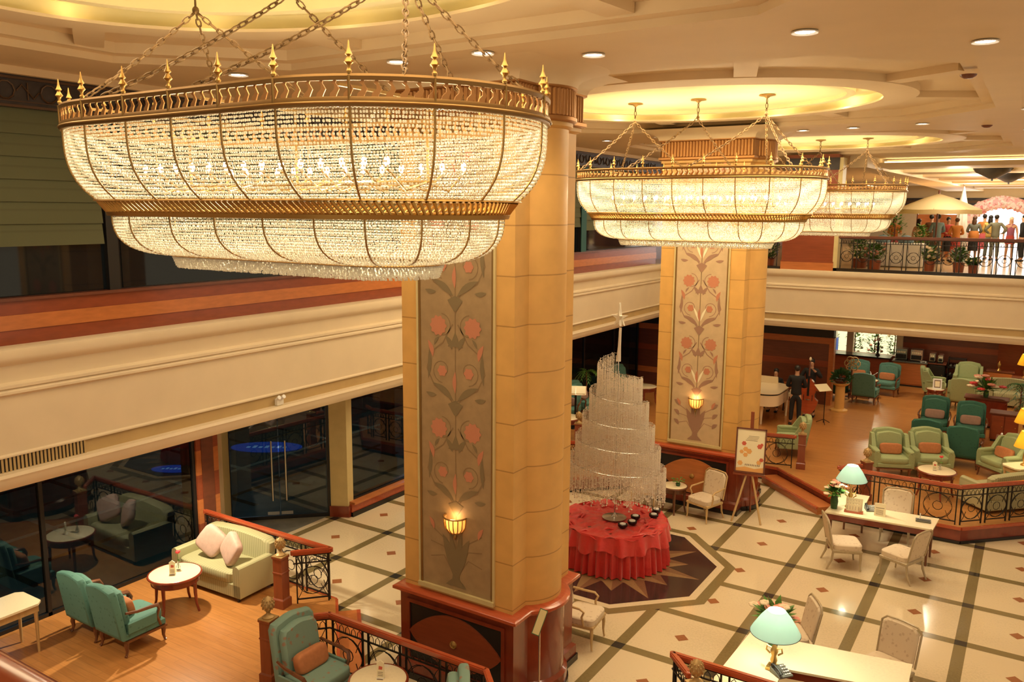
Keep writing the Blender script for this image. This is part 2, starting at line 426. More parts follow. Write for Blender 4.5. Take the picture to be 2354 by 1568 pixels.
def platform(poly, h, edges, label):
    p = MB(); p.mat('wood_floor').add([(x, y, h) for x, y in poly], [tuple(range(len(poly)))])
    n = len(poly)
    p.mat('mahogany')
    for i in range(n):
        a = poly[i]; b = poly[(i+1) % n]; p.add([(a[0], a[1], 0), (b[0], b[1], 0), (b[0], b[1], h), (a[0], a[1], h)], [(0, 1, 2, 3)])
    for (a, b) in edges:                 # rounded wooden nosing and base strip along the visible edges
        p.mat('mahogany_rail').bar((*poly[a], h-.03), (*poly[b], h-.03), .09, .055)
        p.mat('plinth_black').bar((*poly[a], .03), (*poly[b], .03), .05, .06)
    return struct(p, 'floor', label=label, smooth=False)
LP = [(-12.35, -3), (1.5, -3), (1.5, 9.1), (-3.4, 9.1), (-4.95, 7.55), (-7.55, 7.55), (-9.1, 9.1), (-12.35, 9.1)]
platform(LP, .3, [(2, 3), (3, 4), (4, 5), (5, 6), (6, 7)], 'raised wooden lounge floor with rounded nosing at the lower left')
RP = [(-.85, 18.05), (.4, 19.3), (6, 19.3), (6, 36), (-12.4, 36), (-12.4, 16.4), (-8.9, 16.4), (-7.4, 17.9), (-7.4, 20.0), (-4.95, 20.0), (-3.3, 18.45), (-3.3, 18.05)]
platform(RP, .35, [(11, 0), (0, 1), (9, 10), (8, 9), (6, 7), (5, 6)], 'raised wooden lounge floor with rounded nosing at the back')
def step(a, b, out, wd, h, name='floor'):
    p = MB(); L = hypot(*out); o = (out[0]/L*wd, out[1]/L*wd)
    poly = [a, b, (b[0]+o[0], b[1]+o[1]), (a[0]+o[0], a[1]+o[1])]
    p.mat('orange_wood').prism(poly, .0, h)
    p.mat('mahogany_rail').bar((*poly[2], h-.02), (*poly[3], h-.02), .06, .045)
    return struct(p, name, label='wooden step up to the raised lounge', smooth=False)
step((-9.0, 9.0), (-7.65, 7.65), (1, 1), .36, .15)
step((-4.85, 7.65), (-3.5, 9.0), (-1, 1), .36, .15)
step((-4.97, 20.0), (-3.32, 18.43), (-1, -1), .40, .17)

# ---- mezzanine slabs and their cream fascias
PROF = [(4.76, -.5), (4.80, .06), (4.78, .10), (4.68, .11), (4.62, .08), (4.57, .01), (4.36, -.02), (4.33, .05), (4.295, .05), (4.28, .02), (4.25, .05), (4.22, .05), (4.19, 0), (3.47, 0), (3.45, .03), (3.43, .03)]
PR_TAN = [(3.43, .0), (3.25, .0)]
PR_LIP = [(3.25, .0), (3.24, .10), (3.20, .12), (3.16, .10), (3.12, .10), (3.03, .04), (3.03, -.6)]
def fascia(mb, axis, base, a, b, sign):
    for mt, pr in (('cream_plaster', PROF), ('tan_band', PR_TAN), ('cream_plaster', PR_LIP)):
        vs = []
        for (z, o) in pr:
            q = base+sign*o
            vs += [(q, a, z), (q, b, z)] if axis == 'X' else [(a, q, z), (b, q, z)]
        mb.mat(mt).add(vs, [(2*i, 2*i+1, 2*i+3, 2*i+2) for i in range(len(pr)-1)])
FX, FY = -10.6, 25.9
f1 = MB(); fascia(f1, 'X', FX, -3, FY+.1, 1)
struct(f1, 'trim_1', label='cream moulded mezzanine fascia along the left side')
f2 = MB(); fascia(f2, 'Y', FY, -10.7, 6, -1)
struct(f2, 'trim_2', label='cream moulded mezzanine fascia across the back')
sl = MB(); sl.mat('cream_plaster').box(-14.5, -3, 3.05, FX-.02, 30, 3.3)
sl.box(-24, -3, 3.05, -14.5, 34, 3.3)  # added slab over the outdoors, blocks world light
sl.box(-12.6, FY+.02, 3.05, 6, 60, 3.3)
sl.mat('tan_band').box(-12.6, FY+.02, 4.45, 8, 62, 4.75)
struct(sl, 'ceiling', label='plain plaster ceiling under the mezzanine, plus an added light-blocking slab outdoors', smooth=False)
vg = MB(); vg.mat('black').box(FX-.05, .5, 3.25, FX+.004, 6.05, 3.43)
vg.mat('tan_band')
for i in range(115): y = .55+i*.048; vg.box(FX, y, 3.25, FX+.018, y+.026, 3.43)
tag(vg.build('air_vent', smooth=False), 'long slatted air grille set in the tan band of the left fascia', 'vent')

# ---- wall above the left fascia: wood band, dark glass, green blinds, dark frieze
WX = -10.9
wl = MB()
wl.mat('red_wood').box(WX-.3, -3, 4.7, WX, 26.2, 4.96)
wl.mat('orange_wood').box(WX-.3, -3, 4.96, WX+.015, 26.2, 5.15)
wl.mat('red_wood').box(WX-.3, -3, 5.15, WX, 26.2, 5.33)
wl.mat('brown_wood').box(WX-.3, -3, 5.33, WX+.05, 26.2, 5.37)
wl.mat('black').box(WX-.3, -3, 5.37, WX-.12, 26.2, 7.75)
wl.mat('frieze_dark').box(WX-.3, -3, 7.72, WX+.05, 26.2, 8.11)
wl.mat('frieze_scroll').box(WX+.05, -3, 7.72, WX+.08, 26.2, 7.75); wl.box(WX+.05, -3, 8.06, WX+.08, 26.2, 8.09)
wl.box(WX+.05, -3, 7.79, WX+.06, 26.2, 7.80)
for i in range(46):
    y = 1.2+i*.54
    pts = [(WX+.06, y+.11*cos(t*pi/5), 7.92+.11*sin(t*pi/5)) for t in range(10)]
    wl.tube(pts, .012, 4, True); wl.tube([(WX+.06, y+.13, 7.92), (WX+.06, y+.2, 8.0), (WX+.06, y+.27, 7.92), (WX+.06, y+.34, 7.84), (WX+.06, y+.41, 7.92)], .010, 4)
    wl.tube([(WX+.06, y+.27, 7.82), (WX+.06, y+.27, 8.03)], .009, 4)
struct(wl, 'wall_left', label='left upper wall with red and orange wood bands and dark scrolled frieze')
wn = 0
for i, (a, b) in enumerate(((.2, 3.4), (3.5, 6.75), (7.0, 10.3), (10.5, 13.8), (14.0, 17.3), (17.5, 20.8), (21.0, 25.9))):
    g = MB(); g.mat('dark_glass').box(WX-.12, a, 5.38, WX-.10, b, 7.72)
    g.mat('black').box(WX-.12, b, 5.37, WX-.02, b+.16, 7.72)
    wn += 1; o = struct(g, 'window_%d' % wn, label='dark upper window pane behind green blinds', smooth=False)
    bl = MB(); bl.mat('blind_green')
    n = 6; zt = 7.72; hb = (7.72-(5.99+.05*((i*7) % 3)))/n
    for k in range(n):                  # roman blind: six overlapping folds
        z1 = zt-k*hb; bl.add([(WX-.03, a+.05, z1), (WX-.03, b-.05, z1), (WX+.005, b-.05, z1-hb-.03), (WX+.005, a+.05, z1-hb-.03), (WX-.06, b-.05, z1-hb), (WX-.06, a+.05, z1-hb)], [(0, 1, 2, 3), (3, 2, 4, 5)])
    names = ['first', 'second', 'third', 'fourth', 'fifth', 'sixth', 'seventh']
    if i > 0: tag(bl.build('window_blind', smooth=False), 'dull green folded blind on the left upper wall, %s from the left' % names[i-1], 'blind', 'green roman blinds')
tc_ = MB(); tc_.mat('teal_curtain').box(WX+.01, 20.75, 5.37, WX+.03, 21.05, 7.72)
tag(tc_.build('curtain'), 'narrow teal curtain beside a green blind on the left upper wall', 'curtain')

# ---- lower left: dark windows, wooden pillar, glass door in the splayed corner
def winframe(mb, x, y0, y1, z0, z1, posts):
    mb.mat('black').box(x-.04, y0, z0, x+.04, y1, z0+.06); mb.box(x-.04, y0, z1-.06, x+.04, y1, z1)
    for y in posts: mb.box(x-.04, y-.03, z0, x+.04, y+.03, z1)
g = MB(); winframe(g, -12.38, -3, 9.0, .3, 3.05, (.6, 2.6, 4.4, 6.3, 8.97))
wn += 1; o = struct(g, 'window_%d' % wn, label='black-framed dark floor to ceiling window behind the teal chairs', smooth=False)
g = MB(); g.mat('window_glass').box(-12.385, -3, .34, -12.375, 9.0, 3.0); g.build('window_pane', o, smooth=False)
g = MB(); winframe(g, -12.05, 12.55, 27.6, .3, 3.05, (14.6, 16.7, 18.9, 21.1, 23.3, 25.5, 27.5))
g.mat('mahogany_rail').box(-12.25, 12.5, 0, -11.93, 16.4, .28); g.mat('orange_wood').box(-12.25, 12.5, .28, -11.85, 16.4, .33); g.mat('black').box(-12.25, 12.5, 0, -11.90, 16.4, .10)
wn += 1; o = struct(g, 'window_%d' % wn, label='black-framed window over a low wooden sill right of the glass door', smooth=False)
g = MB(); g.mat('window_glass').box(-12.055, 12.55, .36, -12.045, 27.6, 3.0); g.build('window_pane', o, smooth=False)
g = MB()
for i, z in enumerate((0, .45, .9, 1.35, 1.8, 2.25, 2.7)):
    g.mat('red_wood' if i % 2 else 'orange_wood').box(-12.75, 9.0, z, -12.30, 9.46, min(z+.45, 3.05))
g.mat('brown_wood').box(-12.3, 9.1, 0, -12.29, 9.35, 3.05)
g.mat('grey_wood').box(-12.8, 9.46, 0, -12.42, 9.64, 3.05)
g.mat('post_beige').add([(-12.8, 9.64, 0), (-12.9, 9.75, 0), (-14.0, 10.7, 0), (-13.86, 10.93, 0), (-12.8, 9.64, 3.05), (-12.9, 9.75, 3.05), (-14.0, 10.7, 3.05), (-13.86, 10.93, 3.05)], [(0, 3, 7, 4), (2, 3, 7, 6), (0, 1, 5, 4), (1, 2, 6, 5)])
g.mat('post_beige').prism([(-12.33, 12.28), (-12.0, 12.45), (-12.0, 12.62), (-12.4, 12.62), (-12.45, 12.4)], .24, 3.05)
g.mat('mahogany').prism([(-12.34, 12.25), (-11.96, 12.43), (-11.96, 12.64), (-12.4, 12.64), (-12.47, 12.4)], 0, .24)
struct(g, 'wall_left', label='wood banded pillar and beige posts framing the glass door', smooth=False)
D0 = Vector((-13.90, 10.90, 0)); D1 = Vector((-12.38, 12.32, 0)); DD = (D1-D0).normalized(); DL = (D1-D0).length
dm = Matrix.Translation(D0) @ Matrix.Rotation(atan2(DD.y, DD.x), 4, 'Z')
g = MB(); g.M = dm; g.mat('black').box(0, -.04, 0, .06, .04, 3.05); g.box(DL-.06, -.04, 0, DL, .04, 3.05); g.box(0, -.04, 2.95, DL, .04, 3.05); g.box(.06, -.03, 0, DL-.06, .03, .07)
do = struct(g, 'door_1', label='double glass entrance door in a black frame', smooth=False)
for i, (a, b) in enumerate(((.07, DL/2-.01), (DL/2+.01, DL-.07))):
    g = MB(); g.M = dm; g.mat('window_glass').box(a, -.006, .08, b, .006, 2.95)
    lf = g.build('door_leaf', do, smooth=False)
    g = MB(); g.M = dm; hx = DL/2+(-.14 if i == 0 else .14)
    g.mat('steel').cyl((hx, -.07, .42), (hx, -.07, 1.72), .018, n=8); g.cyl((hx, -.07, .55), (hx, 0, .55), .01, n=6); g.cyl((hx, -.07, 1.6), (hx, 0, 1.6), .01, n=6)
    g.box(hx-.12, -.012, .09, hx+.12, .012, .16)
    g.build('door_handle', lf)
# outside at night
g = MB(); g.mat('paving').box(-26, -3, -.2, -12.4, 34, -.004)
g.mat('floor_black')  # grid lines imitate the lobby floor reflected in the glass
for k in range(20): y = -1+k*1.6; g.add([(-26, y, -.002), (-14.2, y, -.002), (-14.2, y+.14, -.002), (-26, y+.14, -.002)], [(0, 1, 2, 3)])
for k in range(8): x = -15.2-k*1.5; g.add([(x, -1, -.001), (x+.14, -1, -.001), (x+.14, 33, -.001), (x, 33, -.001)], [(0, 1, 2, 3)])
struct(g, 'floor', label='dark stone paving outside the windows with lines imitating the reflected floor grid', smooth=False)
g = MB(); g.mat('night_blue').box(-26.3, -3, -.2, -26, 34, 3.3); g.box(-26, -3.3, -.2, -12.4, -3, 3.3); g.box(-26, 34, -.2, -12.4, 34.3, 3.3)  # added walls shut out world light and keep the outdoors dark
struct(g, 'wall_left', label='added dark walls outside the windows that block light for the night', smooth=False)
def oval_mat(c, a, b, ang, label):
    t = MB(); t.M = T((*c, .004), ang); pts = [(a*cos(2*pi*i/28), b*sin(2*pi*i/28)) for i in range(28)]
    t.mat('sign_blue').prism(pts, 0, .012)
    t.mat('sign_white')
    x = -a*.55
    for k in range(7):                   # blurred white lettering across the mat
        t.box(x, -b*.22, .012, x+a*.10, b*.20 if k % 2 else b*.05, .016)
        x += a*.17
    tag(t.build('floor_mat', smooth=False), label, 'mat')
oval_mat((-17.55, 15.1), .98, .50, .55, 'blue oval mat with white lettering seen through the glass door')
oval_mat((-17.94, 12.5), .6, .3, .55, 'blue oval mat with white lettering seen through the left window')
for i, (x, y) in enumerate(((-13.6, 15.6), (-14.3, 18.2))):  # added posts imitate the pale upright reflections in the glass
    g = MB(); g.mat('night_blue').lathe([(.24, 0), (.24, .2), (.19, .3), (.19, 3.05)], (x, y, 0), 14)
    tag(g.build('reflection_post'), 'round blue post added outside, imitating a pale reflection in the window, %s one' % ('nearer' if i == 0 else 'farther'), 'column')
for x, y in ((-17, 14), (-16, 7), (-16.5, 20)): light('outdoor_fill', 'POINT', (x, y, 2.7), 12, (.45, .75, 1.0), .2)  # added bluish fills so the dark outdoors still shows

# ---- lower back walls with wood stripes, windowed bar wall
def striped(mb, x0, y0, x1, y1, z0, z1, th=.25, side=1, pal=('brown_wood', 'red_wood', 'orange_wood')):
    d = Vector((x1-x0, y1-y0, 0)).normalized(); nrm = Vector((d.y, -d.x, 0))*th*side*-1
    hs = [(.42, 0), (.20, 2), (.62, 0), (.20, 1), (.55, 0), (.20, 2), (.62, 0), (.2, 1), (.6, 0), (.2, 2)]; z = z0; i = 0
    while z < z1-.01:
        h = min(hs[i % len(hs)][0], z1-z)
        mb.mat(pal[hs[i % len(hs)][1]])
        mb.prism([(x0, y0), (x1, y1), (x1+nrm.x, y1+nrm.y), (x0+nrm.x, y0+nrm.y)], z, z+h); z += h; i += 1
g = MB(); striped(g, -12.4, 27.6, -5.35, 27.6, .35, 2.55)
g.mat('black').box(-12.4, 27.58, 2.55, -5.33, 27.9, 3.05)
g.mat('orange_wood').box(-5.45, 27.59, .35, -5.30, 27.86, 2.55)
struct(g, 'wall_back', label='dark brown striped wood wall behind the musicians', smooth=False)
g = MB(); striped(g, -8.2, 33.5, -8.2, 27.9, .35, 3.05, .2, 1); struct(g, 'wall_left', label='striped side wall of the bar', smooth=False)
g = MB(); striped(g, -4.0, 33.4, -.95, 33.4, .35, 3.05, .2, 1)
striped(g, -.95, 33.4, 1.6, 32.3, .35, 3.05, .2, 1, ('red_wood', 'red_wood', 'orange_wood'))
g.mat('red_wood').box(-8, 33.3, .35, -4.0, 33.6, 1.25)
g.mat('cream_plaster').box(-8, 33.3, 2.62, -4.0, 33.6, 3.05); g.box(-4.22, 33.25, 1.25, -4.0, 33.6, 2.7); g.box(-5.95, 33.27, 1.25, -5.72, 33.5, 2.7)
struct(g, 'wall_back', label='striped wood back wall of the bar with a cream framed opening', smooth=False)
g = MB(); g.mat('shop_glass').box(-8, 33.42, 1.25, -5.95, 33.43, 2.62); g.box(-5.72, 33.42, 1.25, -4.22, 33.43, 2.62)
wn += 1; struct(g, 'window_%d' % wn, label='bright window behind the bar counter', smooth=False)
g = MB(); g.mat('shop_wall_glow').box(-9.5, 38, .35, -2, 38.2, 3.05)  # shop brightness put into the wall itself as emission
struct(g, 'wall_back', label='pale glowing wall of the room behind the bar window', smooth=False)
g = MB(); g.mat('paving').box(-9.5, 33.7, .30, -2, 38, .35); struct(g, 'floor', label='floor of the room behind the bar window', smooth=False)

# ---- mezzanine beyond the back fascia
g = MB(); g.mat('tan_wood').box(-12.6, FY+.05, 4.74, 8, 62, 4.76)
struct(g, 'floor', label='upper mezzanine floor', smooth=False)
g = MB(); g.mat('red_wood').box(-6.7, 26.0, 4.76, -5.2, 26.5, 8.2); g.mat('orange_wood').box(-6.72, 25.98, 4.76, -5.18, 26.5, 5.02)
g.mat('red_wood').box(-6.72, 25.98, 5.02, -5.18, 26.5, 5.06); g.mat('frieze_dark').box(-6.72, 25.97, 7.75, -5.18, 26.5, 8.1); g.mat('post_beige').box(-5.2, 26.0, 4.8, -5.08, 26.5, 8.1)
struct(g, 'wall_back', label='red wood wall block on the mezzanine between two railings', smooth=False)
g = MB(); g.mat('cream_plaster').box(-14, 58, 4.76, 8, 58.3, 8.2)
g.mat('frieze_dark').box(-14, 57.9, 7.0, 8, 58, 7.45); g.mat('frieze_scroll').box(-14, 57.85, 7.15, 8, 57.9, 7.3)
g.mat('sky_glow').box(-5.0, 57.8, 4.9, 4, 57.9, 6.9)
struct(g, 'wall_back', label='far end wall of the mezzanine with a bright opening', smooth=False)
g = MB(); g.mat('brown_wood').box(-12.3, 26.2, 4.76, -12.0, 60, 8.2)
g.mat('dark_glass').box(-12, 30, 5.4, -11.95, 58, 7.4)
struct(g, 'wall_left', label='dark left wall of the far mezzanine', smooth=False)

# ---- ceiling: flat plaster with three stepped oval coffers
ZC = 8.2
def ray_poly(poly, c, a):
    d = (cos(a), sin(a)); best = 1e9; n = len(poly)
    for i in range(n):
        p = poly[i]; q = poly[(i+1) % n]; ex, ey = q[0]-p[0], q[1]-p[1]; den = d[0]*ey-d[1]*ex
        if abs(den) < 1e-9: continue
        t = ((p[0]-c[0])*ey-(p[1]-c[1])*ex)/den; u = ((p[0]-c[0])*d[1]-(p[1]-c[1])*d[0])/den
        if t > 0 and -1e-6 <= u <= 1+1e-6: best = min(best, t)
    return (c[0]+d[0]*best, c[1]+d[1]*best)
def coffer(idx, c, ycell, ylo, yhi, xcell=(-11.1, 1.2), up=0.0):
    x0, x1 = -9.5, -.82; k = 1.45
    rect = [(xcell[0], ycell[0]), (xcell[1], ycell[0]), (xcell[1], ycell[1]), (xcell[0], ycell[1])]
    octp = [(x0+k, ylo), (x1-k, ylo), (x1, ylo+k), (x1, yhi-k), (x1-k, yhi), (x0+k, yhi), (x0, yhi-k), (x0, ylo+k)]
    oct2 = [(c[0]+(p[0]-c[0])*.955, c[1]+(p[1]-c[1])*.945) for p in octp]
    A = [2*pi*i/88 for i in range(88)] + [atan2(p[1]-c[1], p[0]-c[0]) % (2*pi) for p in rect+octp]
    A = sorted(set(round(a, 5) for a in A))
    ylm = min(yhi-c[1], c[1]-ylo)
    def E(a, b, oy=0): return [(c[0]+a*cos(t), c[1]+oy+b*sin(t)) for t in A]
    b1 = min(2.75, ylm-.35)
    P = {'rect': [ray_poly(rect, c, a) for a in A], 'oct': [ray_poly(octp, c, a) for a in A], 'oct2': [ray_poly(oct2, c, a) for a in A],
         'A': E(3.45, b1), 'A2': E(3.38, b1-.06), 'B': E(2.95, b1-.5), 'B2': E(3.1, b1-.35), 'C': E(2.55, b1-.85), 'D': E(2.42, b1-.98)}
    seq = [('rect', ZC, 'ceiling_plaster'), ('oct', ZC, 'ceiling_plaster'), ('oct', ZC+.08, 'ceiling_plaster'), ('oct2', ZC+.08, 'ceiling_plaster'), ('oct2', ZC+.20, 'ceiling_plaster'),
           ('A', ZC+.20, 'ceiling_plaster'), ('A', ZC+.09, 'ceiling_plaster'), ('B', ZC+.07, 'ceiling_plaster'), ('B', ZC+.10, 'ceiling_plaster'), ('B2', ZC+.12, 'cove_glow'), ('B2', ZC+.26, 'dome_plaster'),
           ('C', ZC+.22, 'dome_plaster'), ('C', ZC+.15, 'dome_plaster'), ('D', ZC+.15, 'dome_plaster'), ('D', ZC+.25+up, 'dome_plaster')]
    mb = MB(); n = len(A)
    for i in range(len(seq)-1):
        a, za, _ = seq[i]; b, zb, mt = seq[i+1]
        if mt == 'cove_glow': mt = 'dome_plaster'
        mb.mat(mt).add([(p[0], p[1], za) for p in P[a]]+[(p[0], p[1], zb) for p in P[b]], [(j, n+j, n+(j+1) % n, (j+1) % n) for j in range(n)])
    mb.mat('dome_plaster').add([(p[0], p[1], ZC+.25+up) for p in P['D']], [tuple(range(n))])
    mb.mat('ceiling_plaster')            # short cross beams from the octagon to the oval
    for t in (radians(62), radians(118), radians(242), radians(298), radians(20), radians(160), radians(200), radians(340)):
        po = ray_poly(oct2, c, t); pi_ = (c[0]+3.4*cos(t), c[1]+(b1-.02)*sin(t)); mb.bar((*po, ZC+.15), (*pi_, ZC+.15), .30, .10)
    struct(mb, 'ceiling', label='stepped oval ceiling coffer, %s' % ('nearest', 'middle', 'farthest')[idx])
# small lamps standing in the light troughs behind the oval lips
for cyv, b_, pw in ((4.2, 2.1, .5), (13.9, 2.1, 3.0), (22.8, 2.1, 1.6)):
    for k in range(12):
        an = 2*pi*k/12+.26; light('trough_lamp', 'POINT', (CH_X+2.95*cos(an), cyv+(b_+.0)*sin(an), ZC+.16), pw*.8, (1, .80, .42), .04)
coffer(0, (CH_X, 4.2), (-3.0, 8.75), .4, 7.55, up=.05)
coffer(1, (CH_X, 13.9), (8.75, 18.4), 9.75, 17.3, up=-.04)
coffer(2, (CH_X, 22.8), (18.4, 26.6), 19.2, 26.2, up=-.04)
g = MB(); g.mat('ceiling_plaster').add([(1.2, -3, ZC), (8, -3, ZC), (8, 26.6, ZC), (1.2, 26.6, ZC)], [(0, 3, 2, 1)])
g.box(-11.2, -3, 8.11, -10.75, 26.6, 8.3)
g.box(-14, 26.6, ZC, 8, 62, ZC+.1); g.box(-14, -3, ZC+.5, 8, 62, ZC+.6)
for i in range(7):                       # far mezzanine: dropped soffit beams with lit troughs behind
    y = 28.6+i*4.0
    g.mat('ceiling_plaster').box(-4.6+i*.2, y, 7.92, 8, y+1.7, 8.06); g.mat('far_glow').box(-4.4+i*.2, y+.15, 8.07, 8, y+.35, 8.10); g.box(-4.4+i*.2, y+1.3, 8.07, 8, y+1.5, 8.10)
g.mat('ceiling_plaster').add([(-5.1, 27, 7.85), (-4.6, 27, 7.85), (-3.2, 58, 7.85), (-5.2, 58, 7.85), (-5.1, 27, 8.2), (-4.6, 27, 8.2), (-3.2, 58, 8.2), (-5.2, 58, 8.2)], [(0, 1, 2, 3), (0, 3, 7, 4), (1, 5, 6, 2), (0, 4, 5, 1)])
struct(g, 'ceiling', label='flat plaster ceiling with lit troughs over the far mezzanine', smooth=False)

# downlights
def downlight(x, y, z, pw, label, spot=110, r=.11):
    t = thing('ceiling_downlight', label, 'ceiling light', (x, y, z-.012), 0, 'recessed round ceiling lights')
    a = MB(); a.mat('white_paint').lathe([(r*.82, .004), (r*1.12, -.012), (r*1.15, 0), (r*.82, .012)], n=20); a.build('trim_ring', t)
    a = MB(); a.mat('downlight_glow').lathe([(0, .002), (r*.82, .002)], n=20); a.build('lens', t)
    if pw: light('lamp', 'SPOT', (x, y, z-.06), pw, (1, .82, .55), .09, spot=spot, blend=.8)
DLS = [(-2.07, 8.41, 'upper right, left of two'), (-.65, 9.75, 'upper right, nearest the frame edge'), (-4.32, 8.45, 'just right of the near column top'), (-6.47, 7.7, 'above the near chandelier, left of the column'),
       (-8.85, 7.4, 'between the chains of the near chandelier'), (-5.31, 7.75, 'behind the right chain of the near chandelier'), (-.35, 16.13, 'right of the middle coffer'), (-2.12, 17.9, 'below the middle coffer at right'),
       (-9.1, 18.6, 'left of the farther column above the middle chandelier'), (-3.4, 18.1, 'behind the canopy of the middle chandelier'), (-7.6, 18.2, 'over the farther column, left'), (-4.4, 18.2, 'over the farther column, right'), (-.4, 20.0, 'far right of the farthest coffer')]
for x, y, l in DLS: downlight(x, y, ZC, 60, 'lit round downlight in the ceiling, '+l)
for i, (x, y) in enumerate(((-3.5, 31.2), (-2.2, 33.0), (-2.0, 35.3), (-2.5, 38.8), (-1.2, 31.2))): downlight(x, y, 7.92 if (y-28.6) % 4 < 1.7 else ZC, 0, 'small lit downlight over the far mezzanine, number %s from the front' % ('one', 'two', 'three', 'four', 'five')[i], r=.10)
for i, (x, y, s) in enumerate(((-.95, 12.0, 'beside the right end of the middle coffer'), (-1.1, 18.9, 'in front of the farthest coffer'))):
    a = MB(); a.mat('brown_wood').lathe([(0, -.05), (.05, -.045), (.09, -.02), (.1, 0)], (x, y, ZC), 14)
    tag(a.build('smoke_detector'), 'small dark round detector on the ceiling '+s, 'detector')
for i, y in enumerate((32.6, 36.6)):
    a = MB(); a.mat('black').lathe([(.0, -.34), (.10, -.33), (.5, -.12), (.6, 0), (.6, .02)], (-1.6+.35*i, y, 8.0), 16)
    a.cyl((-1.6+.35*i, y, 7.6), (-1.6+.35*i, y, 8.1), .03)
    tag(a.build('ceiling_pendant'), 'dark flat pendant lamp under the far mezzanine ceiling, '+('nearer' if i == 0 else 'farther')+' one', 'pendant light')

# lights of the lounges under the mezzanine and of the far mezzanine
for x, y, p in ((-4.6, 29.5, 60), (-2.0, 31.5, 60), (-2.5, 27.5, 60), (-.5, 29, 50), (-7.4, 31, 30), (-11, 21, 22), (-8.5, 26.6, 12)):
    light('lounge_light', 'SPOT', (x, y, 3.0), p*1.5, (1, .80, .50), .15, spot=150, blend=.9)
for x, y in ((-2.5, 31), (-2.0, 36), (-1.0, 41), (-3, 46), (0, 34)):
    light('mezzanine_light', 'POINT', (x, y, 7.7), 90, (1, .88, .66), .3)
light('mezzanine_light', 'AREA', (-1.5, 44, 7.8), 500, (1, .93, .8), 6)
for x, y, p in ((-11.2, 4.3, 90), (-11.25, 7.8, 260)): light('lounge_light', 'SPOT', (x, y, 3.0), p, (1, .85, .58), .06, spot=120, blend=.5)
light('lounge_light', 'SPOT', (-11.3, 13.8, 3.0), 60, (1, .85, .58), .08, spot=150, blend=.7)

for y, pw in ((4.78, 14), (14.1, 90), (23.4, 40)):  # added spots brighten the domes in place of the chandeliers' upward glow
    for dx in (-1, 1): light('dome_fill', 'SPOT', (CH_X+dx, y, 7.05), pw, (1, .80, .40), .15, rot=(pi, 0, 0), spot=120, blend=1)

# ================================================================== COLUMNS
def col_outline(xl, xr, yf, dep, o=0.0, na=12):
    """plan of a pier with a half-round shaft on each side, grown outwards by o"""
    r = .5+o; cyc = yf+.75; cxr = xr-.27; cxl = xl+.27
    pts = [(xl-o, yf-o), (xr+o, yf-o)]
    a0 = math.acos(max(-1, min(1, (xr+o-cxr)/r)))
    for i in range(na+1): a = -a0+2*a0*i/na; pts.append((cxr+r*cos(a), cyc+r*sin(a)))
    pts += [(xr+o, yf+dep+o), (xl-o, yf+dep+o)]
    for i in range(na+1): a = pi-a0+2*a0*i/na; pts.append((cxl+r*cos(a), cyc+r*sin(a)))
    return pts
def resample(poly, n):
    L = [0]
    for i in range(len(poly)): a = poly[i]; b = poly[(i+1) % len(poly)]; L.append(L[-1]+hypot(b[0]-a[0], b[1]-a[1]))
    out = []; k = 0
    for j in range(n):
        s = L[-1]*j/n
        while L[k+1] < s: k += 1
        a = poly[k]; b = poly[(k+1) % len(poly)]; t = (s-L[k])/max(1e-9, L[k+1]-L[k]); nx, ny = b[1]-a[1], a[0]-b[0]; q = hypot(nx, ny) or 1
        out.append((a[0]+(b[0]-a[0])*t, a[1]+(b[1]-a[1])*t, nx/q, ny/q))
    return out
def spiral(cx, cz, r, a0, turns, sgn, n=22, r1=.12):
    return [(cx+sgn*(r*(1-(1-r1)*i/n))*cos(a0+turns*2*pi*i/n), cz+(r*(1-(1-r1)*i/n))*sin(a0+turns*2*pi*i/n)) for i in range(n+1)]
def petalf(mb, cx, cz, r, y, n=10):
    mb.flat([(cx+r*(1+.10*cos(n*2*pi*i/48*1))*cos(2*pi*i/48), cz+r*(1+.10*cos(n*2*pi*i/48))*sin(2*pi*i/48)) for i in range(48)], y)
def leafp(mb, x0, z0, x1, z1, w_, y, sgn=1):
    dx, dz = x1-x0, z1-z0; L = hypot(dx, dz); nx, nz = -dz/L, dx/L; pts = []
    for i in range(9): t = i/8; pts.append((x0+dx*t+nx*sgn*w_*sin(pi*t)*.25+nx*w_*sin(pi*t)*.5, z0+dz*t+nz*sgn*w_*sin(pi*t)*.25+nz*w_*sin(pi*t)*.5))
    for i in range(8, -1, -1): t = i/8; pts.append((x0+dx*t+nx*sgn*w_*sin(pi*t)*.25-nx*w_*sin(pi*t)*.5, z0+dz*t+nz*sgn*w_*sin(pi*t)*.25-nz*w_*sin(pi*t)*.5))
    mb.flat(pts, y)
